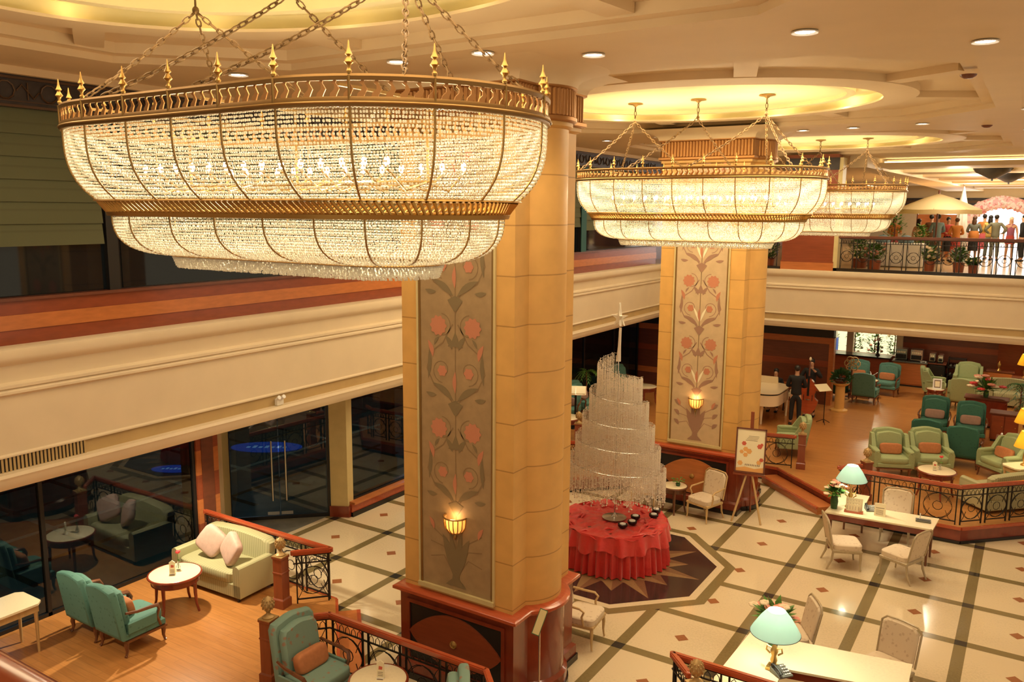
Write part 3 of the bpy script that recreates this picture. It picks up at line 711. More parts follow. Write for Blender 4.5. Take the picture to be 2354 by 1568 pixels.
def column(xl, xr, yf, dep, label, muted, dz=0, sconce_lab=''):
    xc = (xl+xr)/2
    t = thing('column', label, 'column', (0, 0, 0))
    a = MB(); o = col_outline(xl, xr, yf, dep); a.mat('beige_stone').prism(o, 1.3, 7.66)
    a.mat('beige_stone_plain')
    a.loft([col_outline(xl, xr, yf, dep, .0), col_outline(xl, xr, yf, dep, .05), col_outline(xl, xr, yf, dep, .05), col_outline(xl, xr, yf, dep, .02)], [7.50, 7.53, 7.58, 7.60])
    a.build('shaft', t)
    a = MB(); rs = resample(col_outline(xl, xr, yf, dep, .06), 560)
    lo = [(p[0]+p[2]*.022*abs(sin(i*pi/5)), p[1]+p[3]*.022*abs(sin(i*pi/5))) for i, p in enumerate(rs)]
    a.mat('copper_dark').loft([lo, lo], [7.61, 7.99]); e = [col_outline(xl, xr, yf, dep, k) for k in (.07, .10, .10, .07)]
    a.loft(e, [7.58, 7.60, 7.64, 7.66]); a.loft(e, [7.96, 7.98, 8.02, 8.03]); a.build('copper_capital', t)
    a = MB(); a.mat('ceiling_plaster').loft([col_outline(xl, xr, yf, dep, k) for k in (.10, .12, .18, .30, .50)], [8.0, 8.06, 8.11, 8.16, 8.20]); a.build('flared_hood', t)
    a = MB(); a.mat('plinth_black').prism(col_outline(xl, xr, yf, dep, .12), 0, .10)
    a.mat('mahogany').loft([col_outline(xl, xr, yf, dep, k) for k in (.10, .10, .05, .05)], [.10, .24, .28, 1.24])
    a.mat('mahogany_rail').loft([col_outline(xl, xr, yf, dep, k) for k in (.05, .07, .13, .13, .09, .03)], [1.22, 1.25, 1.28, 1.32, 1.345, 1.35]); bs = a.build('base', t)
    a = MB(); y = yf-.052
    fx0, fx1, fz0, fz1 = xc-.76, xc+.76, .30, 1.12
    a.mat('black').box(fx0, y-.004, fz0, fx1, y, fz1)
    a.mat('mahogany')
    for q in ((fx0-.05, fz0-.05, fx1+.05, fz0), (fx0-.05, fz1, fx1+.05, fz1+.05), (fx0-.05, fz0, fx0, fz1), (fx1, fz0, fx1+.05, fz1)): a.box(q[0], y-.025, q[1], q[2], y, q[3])
    a.build('recessed_panel', bs, smooth=False)
    a = MB(); hz = (fz0+fz1)/2; n = 24
    lens = [(xc-.76+1.52*i/n, hz+.39*sin(pi*i/n)**.8) for i in range(n+1)] + [(xc+.76-1.52*i/n, hz-.39*sin(pi*i/n)**.8) for i in range(1, n)]
    a.mat('orange_wood' if not muted else 'red_wood').prism_y(lens[::-1], y-.03, y-.004); a.build('oval_plaque', bs, smooth=False)
    a = MB(); a.mat('gold').M = T((xc, y-.03, hz), 0, pi/2); a.lathe([(0, .03), (.03, .03), (.05, .018), (.055, 0)], n=18); a.build('round_boss', bs)
    # mural
    mx0, mx1, mz0, mz1 = xc-.56, xc+.56, 1.46, 7.45
    a = MB(); y = yf-.004
    a.mat('mural_ground' if muted else 'mural_ground_light').box(mx0, y-.006, mz0, mx1, y, mz1)
    Y1 = y-.008; Y2 = y-.010
    gr, mv, cr = ('mural_green', 'mural_line', 'mural_coral') if muted else ('mural_mauve', 'mural_mauve', 'mural_coral')
    a.mat('mural_line').stroke([(xc, mz0+.3), (xc, mz1-.1)], .018, Y1)
    a.mat(mv)
    for k in range(4):                   # repeating motif every 1.36 m
        z = 2.75+k*1.36
        for s in (-1, 1):
            a.mat(mv).stroke([(xc+s*.0, z-.15), (xc+s*.12, z+.02), (xc+s*.34, z+.12), (xc+s*.46, z+.34), (xc+s*.40, z+.56), (xc+s*.2, z+.70), (xc+s*.04, z+.95)], .020, Y1)
            a.stroke(spiral(xc+s*.21, z+.34, .17, -pi/2, 1.3, s), .014, Y1)
            a.stroke(spiral(xc+s*.22, z+.92, .16, pi/2, 1.0, s, r1=.5), .014, Y1)
            a.mat(cr); petalf(a, xc+s*.27, z+.92, .125, Y2); petalf(a, xc+s*.21, z+.33, .07, Y2, 6)
            leafp(a, xc+s*.36, z+.50, xc+s*.44, z+.72, .07, Y2, s)
            a.mat(gr); leafp(a, xc+s*.03, z-.05, xc+s*.36, z+.16, .09, Y2, s); leafp(a, xc+s*.30, z+.0, xc+s*.48, z+.02, .06, Y2, -s)
            leafp(a, xc+s*.44, z+.2, xc+s*.42, z+.62, .06, Y2, s); leafp(a, xc+s*.05, z+.62, xc+s*.16, z+.80, .07, Y2, s); leafp(a, xc+s*.26, z+.78, xc+s*.34, z+.66, .04, Y2, s)
            if not muted: a.mat('paper'); leafp(a, xc+s*.02, z+.05, xc+s*.15, z+.36, .05, Y1-.003, s)
        a.mat(cr); leafp(a, xc, z+.05, xc, z+.34, .06, Y2-.001)
        a.mat(gr); a.flat([(xc-.12, z+.66), (xc+.12, z+.66), (xc+.05, z+.74), (xc, z+.86), (xc-.05, z+.74)], Y2); a.flat([(xc-.02, z-.24), (xc+.02, z-.24), (xc+.12, z-.1), (xc, z-.04), (xc-.12, z-.1)], Y2)
    for s in (-1, 1):                    # leafy vase at the foot of the mural
        a.mat(gr); leafp(a, xc+s*.02, 1.62, xc+s*.22, 2.22, .15, Y2, s); leafp(a, xc+s*.03, 1.6, xc+s*.10, 2.3, .10, Y2-.001, s)
        a.mat(mv)
        for q in range(3): a.stroke([(xc+s*.05, 1.7+q*.04), (xc+s*.2, 1.92+q*.12), (xc+s*.42, 1.86+q*.22)], .014, Y1)
        if not muted:
            for q in range(3): a.mat(gr); leafp(a, xc+s*.38, 1.82+q*.22, xc+s*.50, 1.94+q*.22, .08, Y2, s)
        a.mat(cr); leafp(a, xc+s*.36, 2.25, xc+s*.44, 2.42, .06, Y2, s)
    a.mat(gr).flat([(xc-.17, 1.52), (xc+.17, 1.52), (xc+.06, 1.62), (xc+.05, 1.72), (xc-.05, 1.72), (xc-.06, 1.62)], Y2)
    mu = a.build('mural_panel', t, smooth=False)
    a = MB(); a.mat('antique_brass')
    for q in ((mx0-.03, mz0, mx0, mz1), (mx1, mz0, mx1+.03, mz1), (mx0-.03, mz1, mx1+.03, mz1+.04)): a.box(q[0], yf-.022, q[1], q[2], yf, q[3])
    a.mat('post_beige').box(mx0-.06, yf-.05, mz0-.06, mx1+.06, yf, mz0)
    for q in ((mx0-.06, mz0, mx0-.03, mz1), (mx1+.03, mz0, mx1+.06, mz1)): a.box(q[0], yf-.03, q[1], q[2], yf, q[3])
    a.build('mural_frame', mu, smooth=False)
    # wall sconce: a half bowl of alabaster ribs
    zz = 2.50-.04*(not muted); s = thing('wall_sconce', sconce_lab, 'wall lamp', (xc, yf-.012, zz))
    a = MB(); a.mat('alabaster').lathe([(.03, -.22), (.09, -.20), (.14, -.13), (.155, -.04), (.15, .0)], n=14, a0=-pi, a1=0); a.build('bowl', s)
    a = MB(); a.mat('antique_brass')
    for i in range(9):
        an = -pi+pi*i/8; a.tube([(.16*cos(an)*k, .16*sin(an)*k, z) for k, z in ((1, .0), (1, -.05), (.92, -.14), (.6, -.21), (.1, -.24))], .007, 5)
    a.tube([(.165*cos(-pi+pi*i/16), .165*sin(-pi+pi*i/16), .005) for i in range(17)], .012, 6); a.ell((0, -.02, -.27), (.022, .022, .045))
    a.build('bracket', s)
    light('sconce_lamp', 'POINT', (0, -.07, .02), 1.3, (1, .58, .25), .03, parent=s)
    light('sconce_lamp', 'POINT', (0, -.07, -.08), .35, (1, .62, .25), .02, parent=s)
    return t
column(-7.10, -5.33, 8.47, 1.5, 'near beige stone column with a muted olive flower mural and dark mahogany base', True, sconce_lab='lit half bowl sconce on the mural of the near column')
column(-7.03, -5.16, 17.2, 1.6, 'farther beige stone column with a pale coral flower mural and mahogany base', False, sconce_lab='glowing half bowl sconce on the mural of the farther column')

# ================================================================== CHANDELIERS
A2, BR = 1.0, 1.18                       # half length of the straight sides, end radius
PER = 4*A2+2*pi*BR
def stad(u, inset=0.0):
    """point on the racetrack outline at parameter u in 0..1, moved inwards"""
    r = BR-inset; s = (u % 1)*PER
    if s < 2*A2: return (-A2+s, -r)
    s -= 2*A2
    if s < pi*BR: a = -pi/2+s/BR; return (A2+r*cos(a), r*sin(a))
    s -= pi*BR
    if s < 2*A2: return (A2-s, r)
    s -= 2*A2; a = pi/2+s/BR; return (-A2+r*cos(a), r*sin(a))
def sweep(mb, prof, n=96, closed=True):   # prof: list of (inset, z)
    vs = []; k = len(prof)
    for i in range(n):
        for (o, z) in prof: p = stad(i/n, o); vs.append((p[0], p[1], z))
    fs = []
    for i in range(n):
        j = (i+1) % n
        for q in range(k if closed else k-1): l = (q+1) % k; fs.append((i*k+q, j*k+q, j*k+l, i*k+l))
    return mb.add(vs, fs)
# heights are measured down from the ceiling dome (z = 0 at the canopies)
ZT = 7.25-8.45
def up_prof(t):   # upper basket: t 0..1 -> (inset, z)
    return (.015+.205*t**3.4, ZT-.17-.56*t)
def lo_prof(t):
    a = t*pi/2; return (.33+.45*(1-cos(a))**1.35, ZT-.85-.34*sin(a))
ORB = [(0, 0, 1), (0, 0, -1)]+[(cos(a)*cz, sin(a)*cz, sz) for cz, sz in ((.8, .6), (.8, -.6)) for a in [2*pi*i/5+(.6 if sz < 0 else 0) for i in range(5)]]
ORF = [(0, 2+i, 2+(i+1) % 5) for i in range(5)]+[(1, 7+(i+1) % 5, 7+i) for i in range(5)]+[(2+i, 7+i, 2+(i+1) % 5) for i in range(5)]+[(2+(i+1) % 5, 7+i, 7+(i+1) % 5) for i in range(5)]
def beads(mb, pts):
    b = len(mb.v); V = []; Fc = []
    for (x, y, z, r) in pts:
        k = b+len(V); V += [(x+q[0]*r, y+q[1]*r, z+q[2]*r) for q in ORB]; Fc += [(a+k, c+k, d+k) for a, c, d in ORF]
    mb.v += V; mb.f += Fc; mb.m += [mb.cm]*len(Fc)
def bead_tier(fn, rows, pitch, r, wob=.004, sag=.0, seed=1):
    rnd = random.Random(seed); mb = MB(); mb.mat('crystal'); P = []
    for k in range(rows):
        o, z = fn((k+.5)/rows); per = 4*A2+2*pi*(BR-o); n = int(per/pitch)
        for i in range(n):
            u = i/n+rnd.uniform(-.2, .2)/n
            # garlands sag a little between the ribs
            ph = (u*22) % 1; dz = -sag*4*ph*(1-ph)
            # map so that density stays even along the inset outline
            s = u*per; rr = BR-o
            if s < 2*A2: p = (-A2+s, -rr)
            elif s < 2*A2+pi*rr: a = -pi/2+(s-2*A2)/rr; p = (A2+rr*cos(a), rr*sin(a))
            elif s < 4*A2+pi*rr: p = (A2-(s-2*A2-pi*rr), rr)
            else: a = pi/2+(s-4*A2-pi*rr)/rr; p = (-A2+rr*cos(a), rr*sin(a))
            P.append((p[0]+rnd.uniform(-wob, wob), p[1]+rnd.uniform(-wob, wob), z+dz+rnd.uniform(-wob, wob)*.6, r*rnd.uniform(.85, 1.15)))
    beads(mb, P); return mb
def chain(mb, p0, p1, pitch=.068, w_=.020, r=.0068, sag=.04):
    p0 = Vector(p0); p1 = Vector(p1); L = (p1-p0).length; n = max(2, int(L/pitch)); 
    def at(t): q = p0.lerp(p1, t); q.z -= sag*4*t*(1-t); return q
    for i in range(n):
        a = at(i/n); b = at((i+1)/n); d = (b-a).normalized(); u = d.orthogonal().normalized(); v = d.cross(u); c = (a+b)/2; h = pitch*.68
        sd = u if i % 2 else v
        pts = [c+d*(h*cos(t)*(1 if abs(cos(t)) > .5 else .9))+sd*(w_*sin(t)) for t in [2*pi*k/8 for k in range(8)]]
        mb.tube(pts, r, 4, True)
def chandelier(cx, cyy, label, first=None):
    t = thing('crystal_chandelier', label, 'chandelier', (cx, cyy, 8.45), 0, 'boat-shaped crystal chandeliers in a row')
    a = MB(); a.mat('band_brass'); sweep(a, [(-.008, ZT+.01), (-.015, ZT-.005), (-.008, ZT-.03), (.012, ZT-.03), (.012, ZT+.01)]); a.build('top_rail', t)
    a = MB(); a.mat('band_brass'); sweep(a, [(-.012, ZT-.125), (-.02, ZT-.15), (-.012, ZT-.185), (.010, ZT-.185), (.010, ZT-.125)])
    a.mat('antique_brass'); sweep(a, [(-.022, ZT-.152), (-.03, ZT-.16), (-.022, ZT-.168)]); a.build('upper_band', t)
    a = MB(); a.mat('copper'); N = 132
    for i in range(N):                    # swan-neck leaves standing between the two upper rails
        p = stad(i/N, .008); q = stad(i/N+.001, .008); dx, dy = q[0]-p[0], q[1]-p[1]; L = hypot(dx, dy); dx /= L; dy /= L
        prof = [(-.024, .0, .040), (-.014, .030, .046), (.006, .055, .032), (.0, .078, .018), (-.014, .092, .026), (-.004, .108, .018)]
        vs = []; fs = []
        for (s, z, wd) in prof:
            for e, f in ((-1, .004), (1, .004), (1, -.004), (-1, -.004)):
                vs.append((p[0]+dx*(s+e*wd/2)+dy*f, p[1]+dy*(s+e*wd/2)-dx*f, ZT-.135+z))
        for k in range(5):
            for j in range(4): l = (j+1) % 4; fs.append((k*4+j, k*4+l, k*4+4+l, k*4+4+j))
        fs += [(0, 3, 2, 1), (20, 21, 22, 23)]; a.add(vs, fs)
    a.build('leaf_frieze', t)
    NR = 22
    for i in range(NR):
        p = stad(i/NR); f = MB(); f.mat('brass').lathe([(.013, .0), (.018, .015), (.010, .03), (.014, .05), (.030, .065), (.018, .085), (.010, .10), (.024, .11), (.014, .13), (.008, .15), (.003, .19), (.0, .195)], (p[0], p[1], ZT+.01), 8)
        f.box(p[0]-.034, p[1]-.004, ZT+.07, p[0]+.034, p[1]+.004, ZT+.085)
        f.build('finial', t)
    for i in range(NR):
        a = MB(); a.mat('antique_brass'); P = []
        for k in range(9): o, z = up_prof(k/8); p = stad(i/NR, o-.012); P.append((p[0], p[1], z))
        q = stad(i/NR, -.012); a.tube([(q[0], q[1], ZT), (q[0], q[1], ZT-.15)]+P, .008, 5)
        P = []
        for k in range(9): o, z = lo_prof(k/8); p = stad(i/NR, o-.010); P.append((p[0], p[1], z))
        a.tube(P, .007, 5)
        a.build('rib', t)
    a = MB(); a.mat('brass'); sweep(a, [(0.200, ZT-0.730), (0.190, ZT-0.742), (0.230, ZT-0.748), (0.290, ZT-0.742)]); sweep(a, [(0.290, ZT-0.820), (0.280, ZT-0.835), (0.290, ZT-0.865), (0.350, ZT-0.865), (0.350, ZT-0.820)])
    a.mat('gold'); N = 190
    for i in range(N):                    # twisted leaves of the middle ring
        p = stad(i/N, .23); q = stad((i+1.1)/N, .29); a.cyl((p[0], p[1], ZT-0.745), (q[0], q[1], ZT-0.830), .014, .010, 5, False)
    a.build('middle_ring', t)
    a = MB(); a.mat('brass'); sweep(a, [(0.770, ZT-1.190), (0.760, ZT-1.205), (0.790, ZT-1.215), (0.850, ZT-1.190)])
    a.build('lower_ring', t)
    def part(nm, mb): o = mb.build(nm, t); o['kind'] = 'stuff'; return o
    part('upper_bead_curtain', bead_tier(up_prof, 21, .0215, .0098, .0025, seed=3)); part('lower_bead_curtain', bead_tier(lo_prof, 20, .0215, .0095, .0025, seed=4))
    part('bottom_bead_fringe', bead_tier(lambda k: (.79+.04*k, ZT-1.21-.10*k), 6, .022, .0115, .004, seed=5))
    # bead floor closing the bottom
    mb = MB(); mb.mat('crystal'); P = []; rnd = random.Random(9)
    for i in range(-54, 55):
        for j in range(-13, 14):
            x, y = i*.026, j*.026; d = hypot(max(abs(x)-A2, 0), y)
            if d < .33: P.append((x, y, ZT-1.28-.0*d+rnd.uniform(-.004, .004), .0115))
    beads(mb, P); part('bead_floor', mb)
    # lamp cluster inside
    a = MB(); a.mat('antique_brass').tube([(-A2-.4, 0, ZT-.60), (A2+.4, 0, ZT-.60)], .018, 6)
    for k in range(14):
        x = -A2-.35+k*(2*A2+.7)/13; 
        for s in (-1, 1): a.tube([(x, 0, ZT-.60), (x, s*.25, ZT-.66), (x, s*.45, ZT-.52)], .009, 5)
    a.tube([(-A2-.35, 0, ZT-.6), (-A2-.35, 0, ZT-.02)], .012, 5); a.tube([(A2+.35, 0, ZT-.6), (A2+.35, 0, ZT-.02)], .012, 5)
    for x in (-A2-.35, 0, A2+.35): a.bar((x, -.9, ZT-.02), (x, .9, ZT-.02), .02, .02)
    a.tube([(0, 0, ZT-.6), (0, 0, ZT-.02)], .012, 5)
    a.build('lamp_frame', t)
    for k in range(14):
        for s in (-1, 1):
            x = -A2-.35+k*(2*A2+.7)/13; b = MB(); b.mat('bulb').ell((x, s*.45, ZT-.47), (.020, .020, .034), 8, 6); b.build('bulb', t)
    for x in (-1.5, -.5, .5, 1.5): light('chandelier_lamp', 'POINT', (x, 0, ZT-.42), 13, (1, .84, .56), .10, parent=t)
    for x in (-.9, .9): light('chandelier_lamp', 'POINT', (x, 0, ZT-.85), 6, (1, .86, .60), .08, parent=t)
    # canopies and chains
    for k, x in enumerate((-1.17, 0, 1.17)):
        a = MB(); a.mat('antique_brass').lathe([(0, .0), (.13, -.003), (.135, -.02), (.05, -.035), (.02, -.06), (0, -.065)], (x, 0, 0), 16); a.build('canopy', t)
        a = MB(); a.mat('chain_brass'); chain(a, (x, 0, -.06), (x, 0, -.30), sag=0); a.ell((x, 0, -.31), (.03, .03, .035), 8, 6); a.build('chain', t)
        tg = {0: [(-1.83, -.83), (-1.83, .83), (-.55, 1.175)], 1: [(-.75, -1.175), (.35, 1.175)], 2: [(.30, -1.175), (.90, 1.175), (1.83, -.83), (1.83, .83)]}[k]
        for (X, Y) in tg:
            a = MB(); a.mat('chain_brass'); chain(a, (x, 0, -.32), (X, Y, ZT+.01)); a.build('chain', t)
    return t
LABS = ['largest, nearest boat-shaped crystal chandelier in front of the near column', 'middle boat-shaped crystal chandelier in front of the farther column', 'smallest, farthest crystal chandelier partly hidden behind the middle one']
ch0 = chandelier(CH_X, CH_Y[0], LABS[0]); ch0.location.z = 8.50
for i in (1, 2): dup(ch0, (CH_X, CH_Y[i], 8.41), 0, LABS[i])

# ================================================================== RAILINGS AND NEWEL POSTS
def railing(name, label, pts, z0, h, group=None, pitch=.62, wood_='mahogany_rail'):
    t = thing(name, label, 'railing', (0, 0, 0), 0, group)
    a = MB(); a.mat(wood_)
    for p, q in zip(pts, pts[1:]):
        a.bar((*p, z0+h), (*q, z0+h), .075, .035); a.bar((*p, z0+h-.03), (*q, z0+h-.03), .045, .04)
        a.bar((*p, z0+h+.02), (*q, z0+h+.02), .045, .02)
    for p in pts: a.lathe([(.0375, -.04), (.0375, .02), (.02, .03), (0, .03)], (*p, z0+h), 10)
    a.build('handrail', t)
    for p, q in zip(pts, pts[1:]):
        L = hypot(q[0]-p[0], q[1]-p[1]); n = max(1, round(L/pitch)); ang = atan2(q[1]-p[1], q[0]-p[0])
        for i in range(n):
            a = MB(); a.M = T((p[0], p[1], z0), ang); a.mat('black_iron')
            x0 = L*i/n; x1 = L*(i+1)/n; g = .05; xa, xb = x0+g, x1-g; xm = (xa+xb)/2
            zb, zt, zz = .07, h-.06, h-.19
            for x in (xa, xb): a.box(x-.011, -.011, .0, x+.011, .011, zt)
            a.box(x0, -.010, zt-.012, x1, .010, zt+.012); a.box(x0, -.009, zz-.009, x1, .009, zz+.009); a.box(xa, -.009, zb-.01, xb, .009, zb+.01)
            R = min((xb-xa)/2-.012, (zz-zb)/2-.01); zc = (zz+zb)/2
            a.tube([(xm+R*cos(k*pi/8), 0, zc+R*sin(k*pi/8)) for k in range(16)], .007, 4, True)
            a.tube([(xm+R*.35*cos(k*pi/5), 0, zc+R*.35*sin(k*pi/5)) for k in range(10)], .007, 4, True)
            for sx in (-1, 1):
                for sz in (-1, 1):
                    a.tube([(xm+sx*R*(.1+.9*u), 0, zc+sz*R*(.95-.85*u**2)) for u in [v/6 for v in range(7)]], .006, 4)
                    a.tube([(xm+sx*(R*.55), 0, zc+sz*(R*.3)), (xm+sx*R*.8, 0, zc+sz*R*.9), (xm+sx*(R+.005), 0, zc+sz*(zz-zb)/2)], .006, 4)
            m = 5
            for k in range(m):           # row of little scrolls under the handrail
                cx = xa+(xb-xa)*(k+.5)/m; r = min(.045, (xb-xa)/m/2)
                a.tube([(cx-r+.004, 0, zz), (cx-r*.7, 0, zz+.07), (cx, 0, zz+.105), (cx+r*.7, 0, zz+.07), (cx+r-.004, 0, zz)], .006, 4)
            a.build('iron_panel', t, smooth=True)
    return t
def newel(loc, h, label, rz=0, w_=.17):
    t = thing('newel_post', label, 'newel post', loc, rz); b = w_/2
    a = MB(); a.mat('newel_wood'); S = lambda k: [(-k, -k), (k, -k), (k, k), (-k, k)]
    a.loft([S(b+.02), S(b+.02), S(b), S(b), S(b+.008), S(b+.008), S(b), S(b), S(b+.012), S(b+.012)], [0, .14, .16, h-.28, h-.27, h-.255, h-.245, h-.04, h-.03, h])
    a.build('post', t, smooth=False)
    a = MB(); a.mat('gilt_paint')
    a.loft([S(b+.012), S(b+.012)], [h, h+.012]); pr = [(.075, 0), (.078, .015), (.05, .03), (.03, .055), (.024, .075), (.036, .09), (.028, .10)]
    a.lathe([(r, z+.012) for r, z in pr], (0, 0, h), 14)
    a.lathe([(.028, .112), (.058, .135), (.076, .17), (.078, .205), (.064, .25), (.038, .285), (.012, .305), (0, .31)], (0, 0, h), 14)
    for k in range(4):                   # pineapple scales
        zz = .14+.035*k; r = [.068, .078, .076, .062][k]
        for i in range(9): an = 2*pi*(i+.5*(k % 2))/9; a.ell((r*cos(an), r*sin(an), h+zz+.01), (.014, .014, .018), 6, 4)
    a.build('pineapple_finial', t); return t
ZL = .3
railing('railing', 'mahogany and iron railing running behind the striped loveseat', [(-12.2, 9.05), (-9.12, 9.05), (-9.52, 8.62)], ZL, .86)
railing('railing', 'mahogany and iron railing in front of the near column base', [(-7.98, 7.06), (-7.58, 7.47), (-5.06, 7.47), (-4.66, 7.07)], ZL, .86)
railing('railing', 'mahogany and iron railing corner at the lower right beside the white desk', [(-3.04, 8.71), (-3.36, 9.03), (.6, 9.03)], ZL, .86)
newel((-9.62, 8.46, ZL), .84, 'newel post with gilt pineapple beside the loveseat arm', radians(8))
newel((-8.12, 6.90, ZL), .90, 'newel post with gilt pineapple beside the floral teal armchair', radians(8))
newel((-2.88, 8.52, ZL), .88, 'newel post with gilt pineapple at the lower right railing corner', pi/4)
railing('railing', 'mahogany and iron railing in front of the right lounge behind the farther desk', [(-2.85, 18.55), (-3.22, 18.14), (-.92, 18.14), (.32, 19.40), (3, 19.4)], .35, .80, pitch=.66)
newel((-2.76, 18.7, .35), .86, 'newel post with gilt pineapple above the blue desk lamp', pi/4)
railing('railing', 'short mahogany and iron railing right of the farther column', [(-5.40, 19.92), (-4.62, 20.12)], .35, .80)
newel((-4.47, 20.22, .35), .86, 'newel post with gilt pineapple right of the easel', .2)
railing('railing', 'mahogany and iron railing seen left of the crystal tree', [(-11.9, 16.55), (-9.1, 16.55), (-8.75, 16.75)], .35, .80)
newel((-9.35, 17.9, .35), .92, 'newel post with gilt egg finial seen left of the crystal tree', .3)
railing('railing', 'tall iron gallery railing across the far mezzanine', [(-5.05, 26.05), (1.2, 26.05)], 4.79, 1.02, pitch=.46, wood_='brown_wood')
railing('railing', 'tall iron gallery railing left of the red wall block on the mezzanine', [(-8.6, 26.05), (-6.8, 26.05)], 4.79, 1.02, pitch=.46, wood_='brown_wood')
g = MB(); g.mat('plinth_black').box(-5.18, 26.0, 4.76, 6, 26.12, 4.88); g.box(-9, 26.0, 4.76, -6.75, 26.12, 4.86)
struct(g, 'trim_3', label='dark kerb under the gallery railings', smooth=False)
# railing where the viewer stands
g = MB(); g.mat('cream_plaster').box(-3.2, -2.5, 4.45, 3, .75, 4.75); struct(g, 'floor', label='mezzanine floor edge under the nearest handrail', smooth=False)
t = thing('railing', 'orange-red polished handrail crossing the bottom left corner', 'railing')
a = MB(); a.mat('mahogany_rail').tube([(-3.1, .62, 5.70), (-1.2, .62, 5.70), (2.6, .62, 5.70)], .055, 14); a.build('handrail', t)
a = MB(); a.mat('black_iron')
for x in (-3.05, -2.2, -1.1, 0, 1.1, 2.5): a.box(x-.014, .606, 4.75, x+.014, .634, 5.68)
a.box(-3.05, .61, 4.9, 2.5, .63, 4.92); a.build('iron_panel', t, smooth=False)

# ================================================================== SEATING
def cabriole(mb, x, y, z1, dx, dy, r=.028):
    mb.tube([(x, y, z1), (x+dx*.3, y+dy*.3, z1*.72), (x+dx*.1, y+dy*.1, z1*.38), (x+dx*.5, y+dy*.5, z1*.1), (x+dx*.9, y+dy*.9, .012)], r, 7, rr=[r*1.2, r*1.15, r*.8, r*.62, r*.8])
def backshape(w_, h0, h1, hump=.05, n=10, tp=.92):
    """rounded camel-top outline in XZ"""
    p = [(-w_/2*.94, h0)]
    for i in range(n+1):
        u = -1+2*i/n; e = max(0, (abs(u)-.78)/.22)
        p.append((u*w_/2*(tp if abs(u) > .9 else 1), h1-hump*(1-cos(pi*u))/2-.06*e**2))
    p.append((w_/2*.94, h0)); return p
def slab_back(mb, poly, y0, th, lean, b=.022):
    """upholstered back: the outline extruded along Y, edges rounded, leaning backwards"""
    cx = sum(p[0] for p in poly)/len(poly); cz = sum(p[1] for p in poly)/len(poly); zmin = min(p[1] for p in poly)
    def ins(k): return [(cx+(p[0]-cx)*(1-k), cz+(p[1]-cz)*(1-k)) for p in poly]
    rows = [(ins(.12), 0), (ins(.03), b*.6), (poly, b*1.5), (poly, th-b*1.5), (ins(.03), th-b*.6), (ins(.12), th)]
    n = len(poly); vs = []; fs = []
    for o, y in rows: vs += [(p[0], y0+y+(p[1]-zmin)*lean, p[1]) for p in o]
    for k in range(len(rows)-1):
        for i in range(n): j = (i+1) % n; fs.append((k*n+i, k*n+j, (k+1)*n+j, (k+1)*n+i))
    fs += [tuple(range(n)), tuple(range(len(vs)-1, len(vs)-n-1, -1))]
    return mb.add(vs, fs)
def bergere(fabric, label, loc, rz, group, w_=.68, wood_='chair_wood', arms='wood', h=1.05, cat='armchair', name='armchair'):
    t = thing(name, label, cat, loc, rz, group); hw_ = w_/2
    a = MB(); a.mat(fabric).cushion((0, -.04, .41), (w_-.07, .60, .17), .35); a.build('seat_cushion', t)
    a = MB(); a.mat(fabric).bevbox(-hw_+.02, -.33, .24, hw_-.02, .28, .35, .02); a.mat(wood_)
    a.box(-hw_, -.345, .215, hw_, .29, .245); a.build('seat_frame', t)
    a = MB(); a.mat(fabric); slab_back(a, backshape(w_, .26, h), .24, .12, .16); slab_back(a, backshape(w_-.12, .46, h-.07), .16, .12, .16, .03); a.build('backrest', t)
    for s in (-1, 1):
        a = MB(); x = s*(hw_-.01)
        if arms == 'wood':
            a.mat(wood_).tube([(x, .28, .66), (x+s*.02, .12, .63), (x+s*.03, -.08, .62), (x+s*.02, -.20, .60), (x, -.23, .53), (x-s*.01, -.20, .42), (x-s*.01, -.25, .27)], .022, 7, rr=[.018, .022, .026, .028, .024, .020, .022])
            a.mat(fabric).bevbox(x-.02, -.18, .34, x+.01, .26, .50, .01)
        elif arms == 'soft':
            a.mat(fabric).prism_y([(x-.06, .24), (x+.06, .24), (x+.075, .54), (x+.05, .61), (x, .63), (x-.05, .61), (x-.07, .54)], -.30, .30)
            a.M = T((x, 0, 0)); a.cushion((0, .0, .60), (.15, .62, .10), .5, n=12, k=8); a.M = None
            a.add([(x-.05, -.0, .55), (x+.06, -.0, .55), (x+.06, .36, .55), (x-.05, .36, .55), (x-.03, .24, .92), (x+.05, .24, .92), (x+.05, .40, .92), (x-.03, .40, .92)], [(3,2,1,0),(4,5,6,7),(0,1,5,4),(1,2,6,5),(2,3,7,6),(3,0,4,7)])
        a.build('armrest', t)
    for sx in (-1, 1):
        for y, dy in ((-.30, -.03), (.26, .05)): a = MB(); a.mat(wood_); cabriole(a, sx*(hw_-.05), y, .23, sx*.02, dy); a.build('leg', t)
    return t
def pillow(name, mat, label, loc, rz, size, tilt, cat='cushion', group=None, roll=0):
    a = MB(); a.mat(mat); M = Matrix.Rotation(tilt, 3, 'X') @ Matrix.Rotation(roll, 3, 'Y')
    a.cushion((0, 0, 0), size, .42, M=M, n=24, k=12)
    o = a.build(name); o.location = loc; o.rotation_euler = (0, 0, rz); return tag(o, label, cat, group)
def on_chair(loc, rz, fx=0, y=.07, z=.61): # point on a seat in front of the back
    return (loc[0]+cos(rz)*fx-sin(rz)*y, loc[1]+sin(rz)*fx+cos(rz)*y, loc[2]+z)
G1 = 'teal armchairs in the lower left lounge'
rzA = face(0, 1)
c1 = bergere('teal_fabric', 'teal armchair seen from behind, the nearer of two beside the dark window', (-10.56, 6.50, ZL), rzA, G1)
dup(c1, (-11.30, 6.50, ZL), rzA, 'teal armchair seen from behind, the one closer to the dark window')
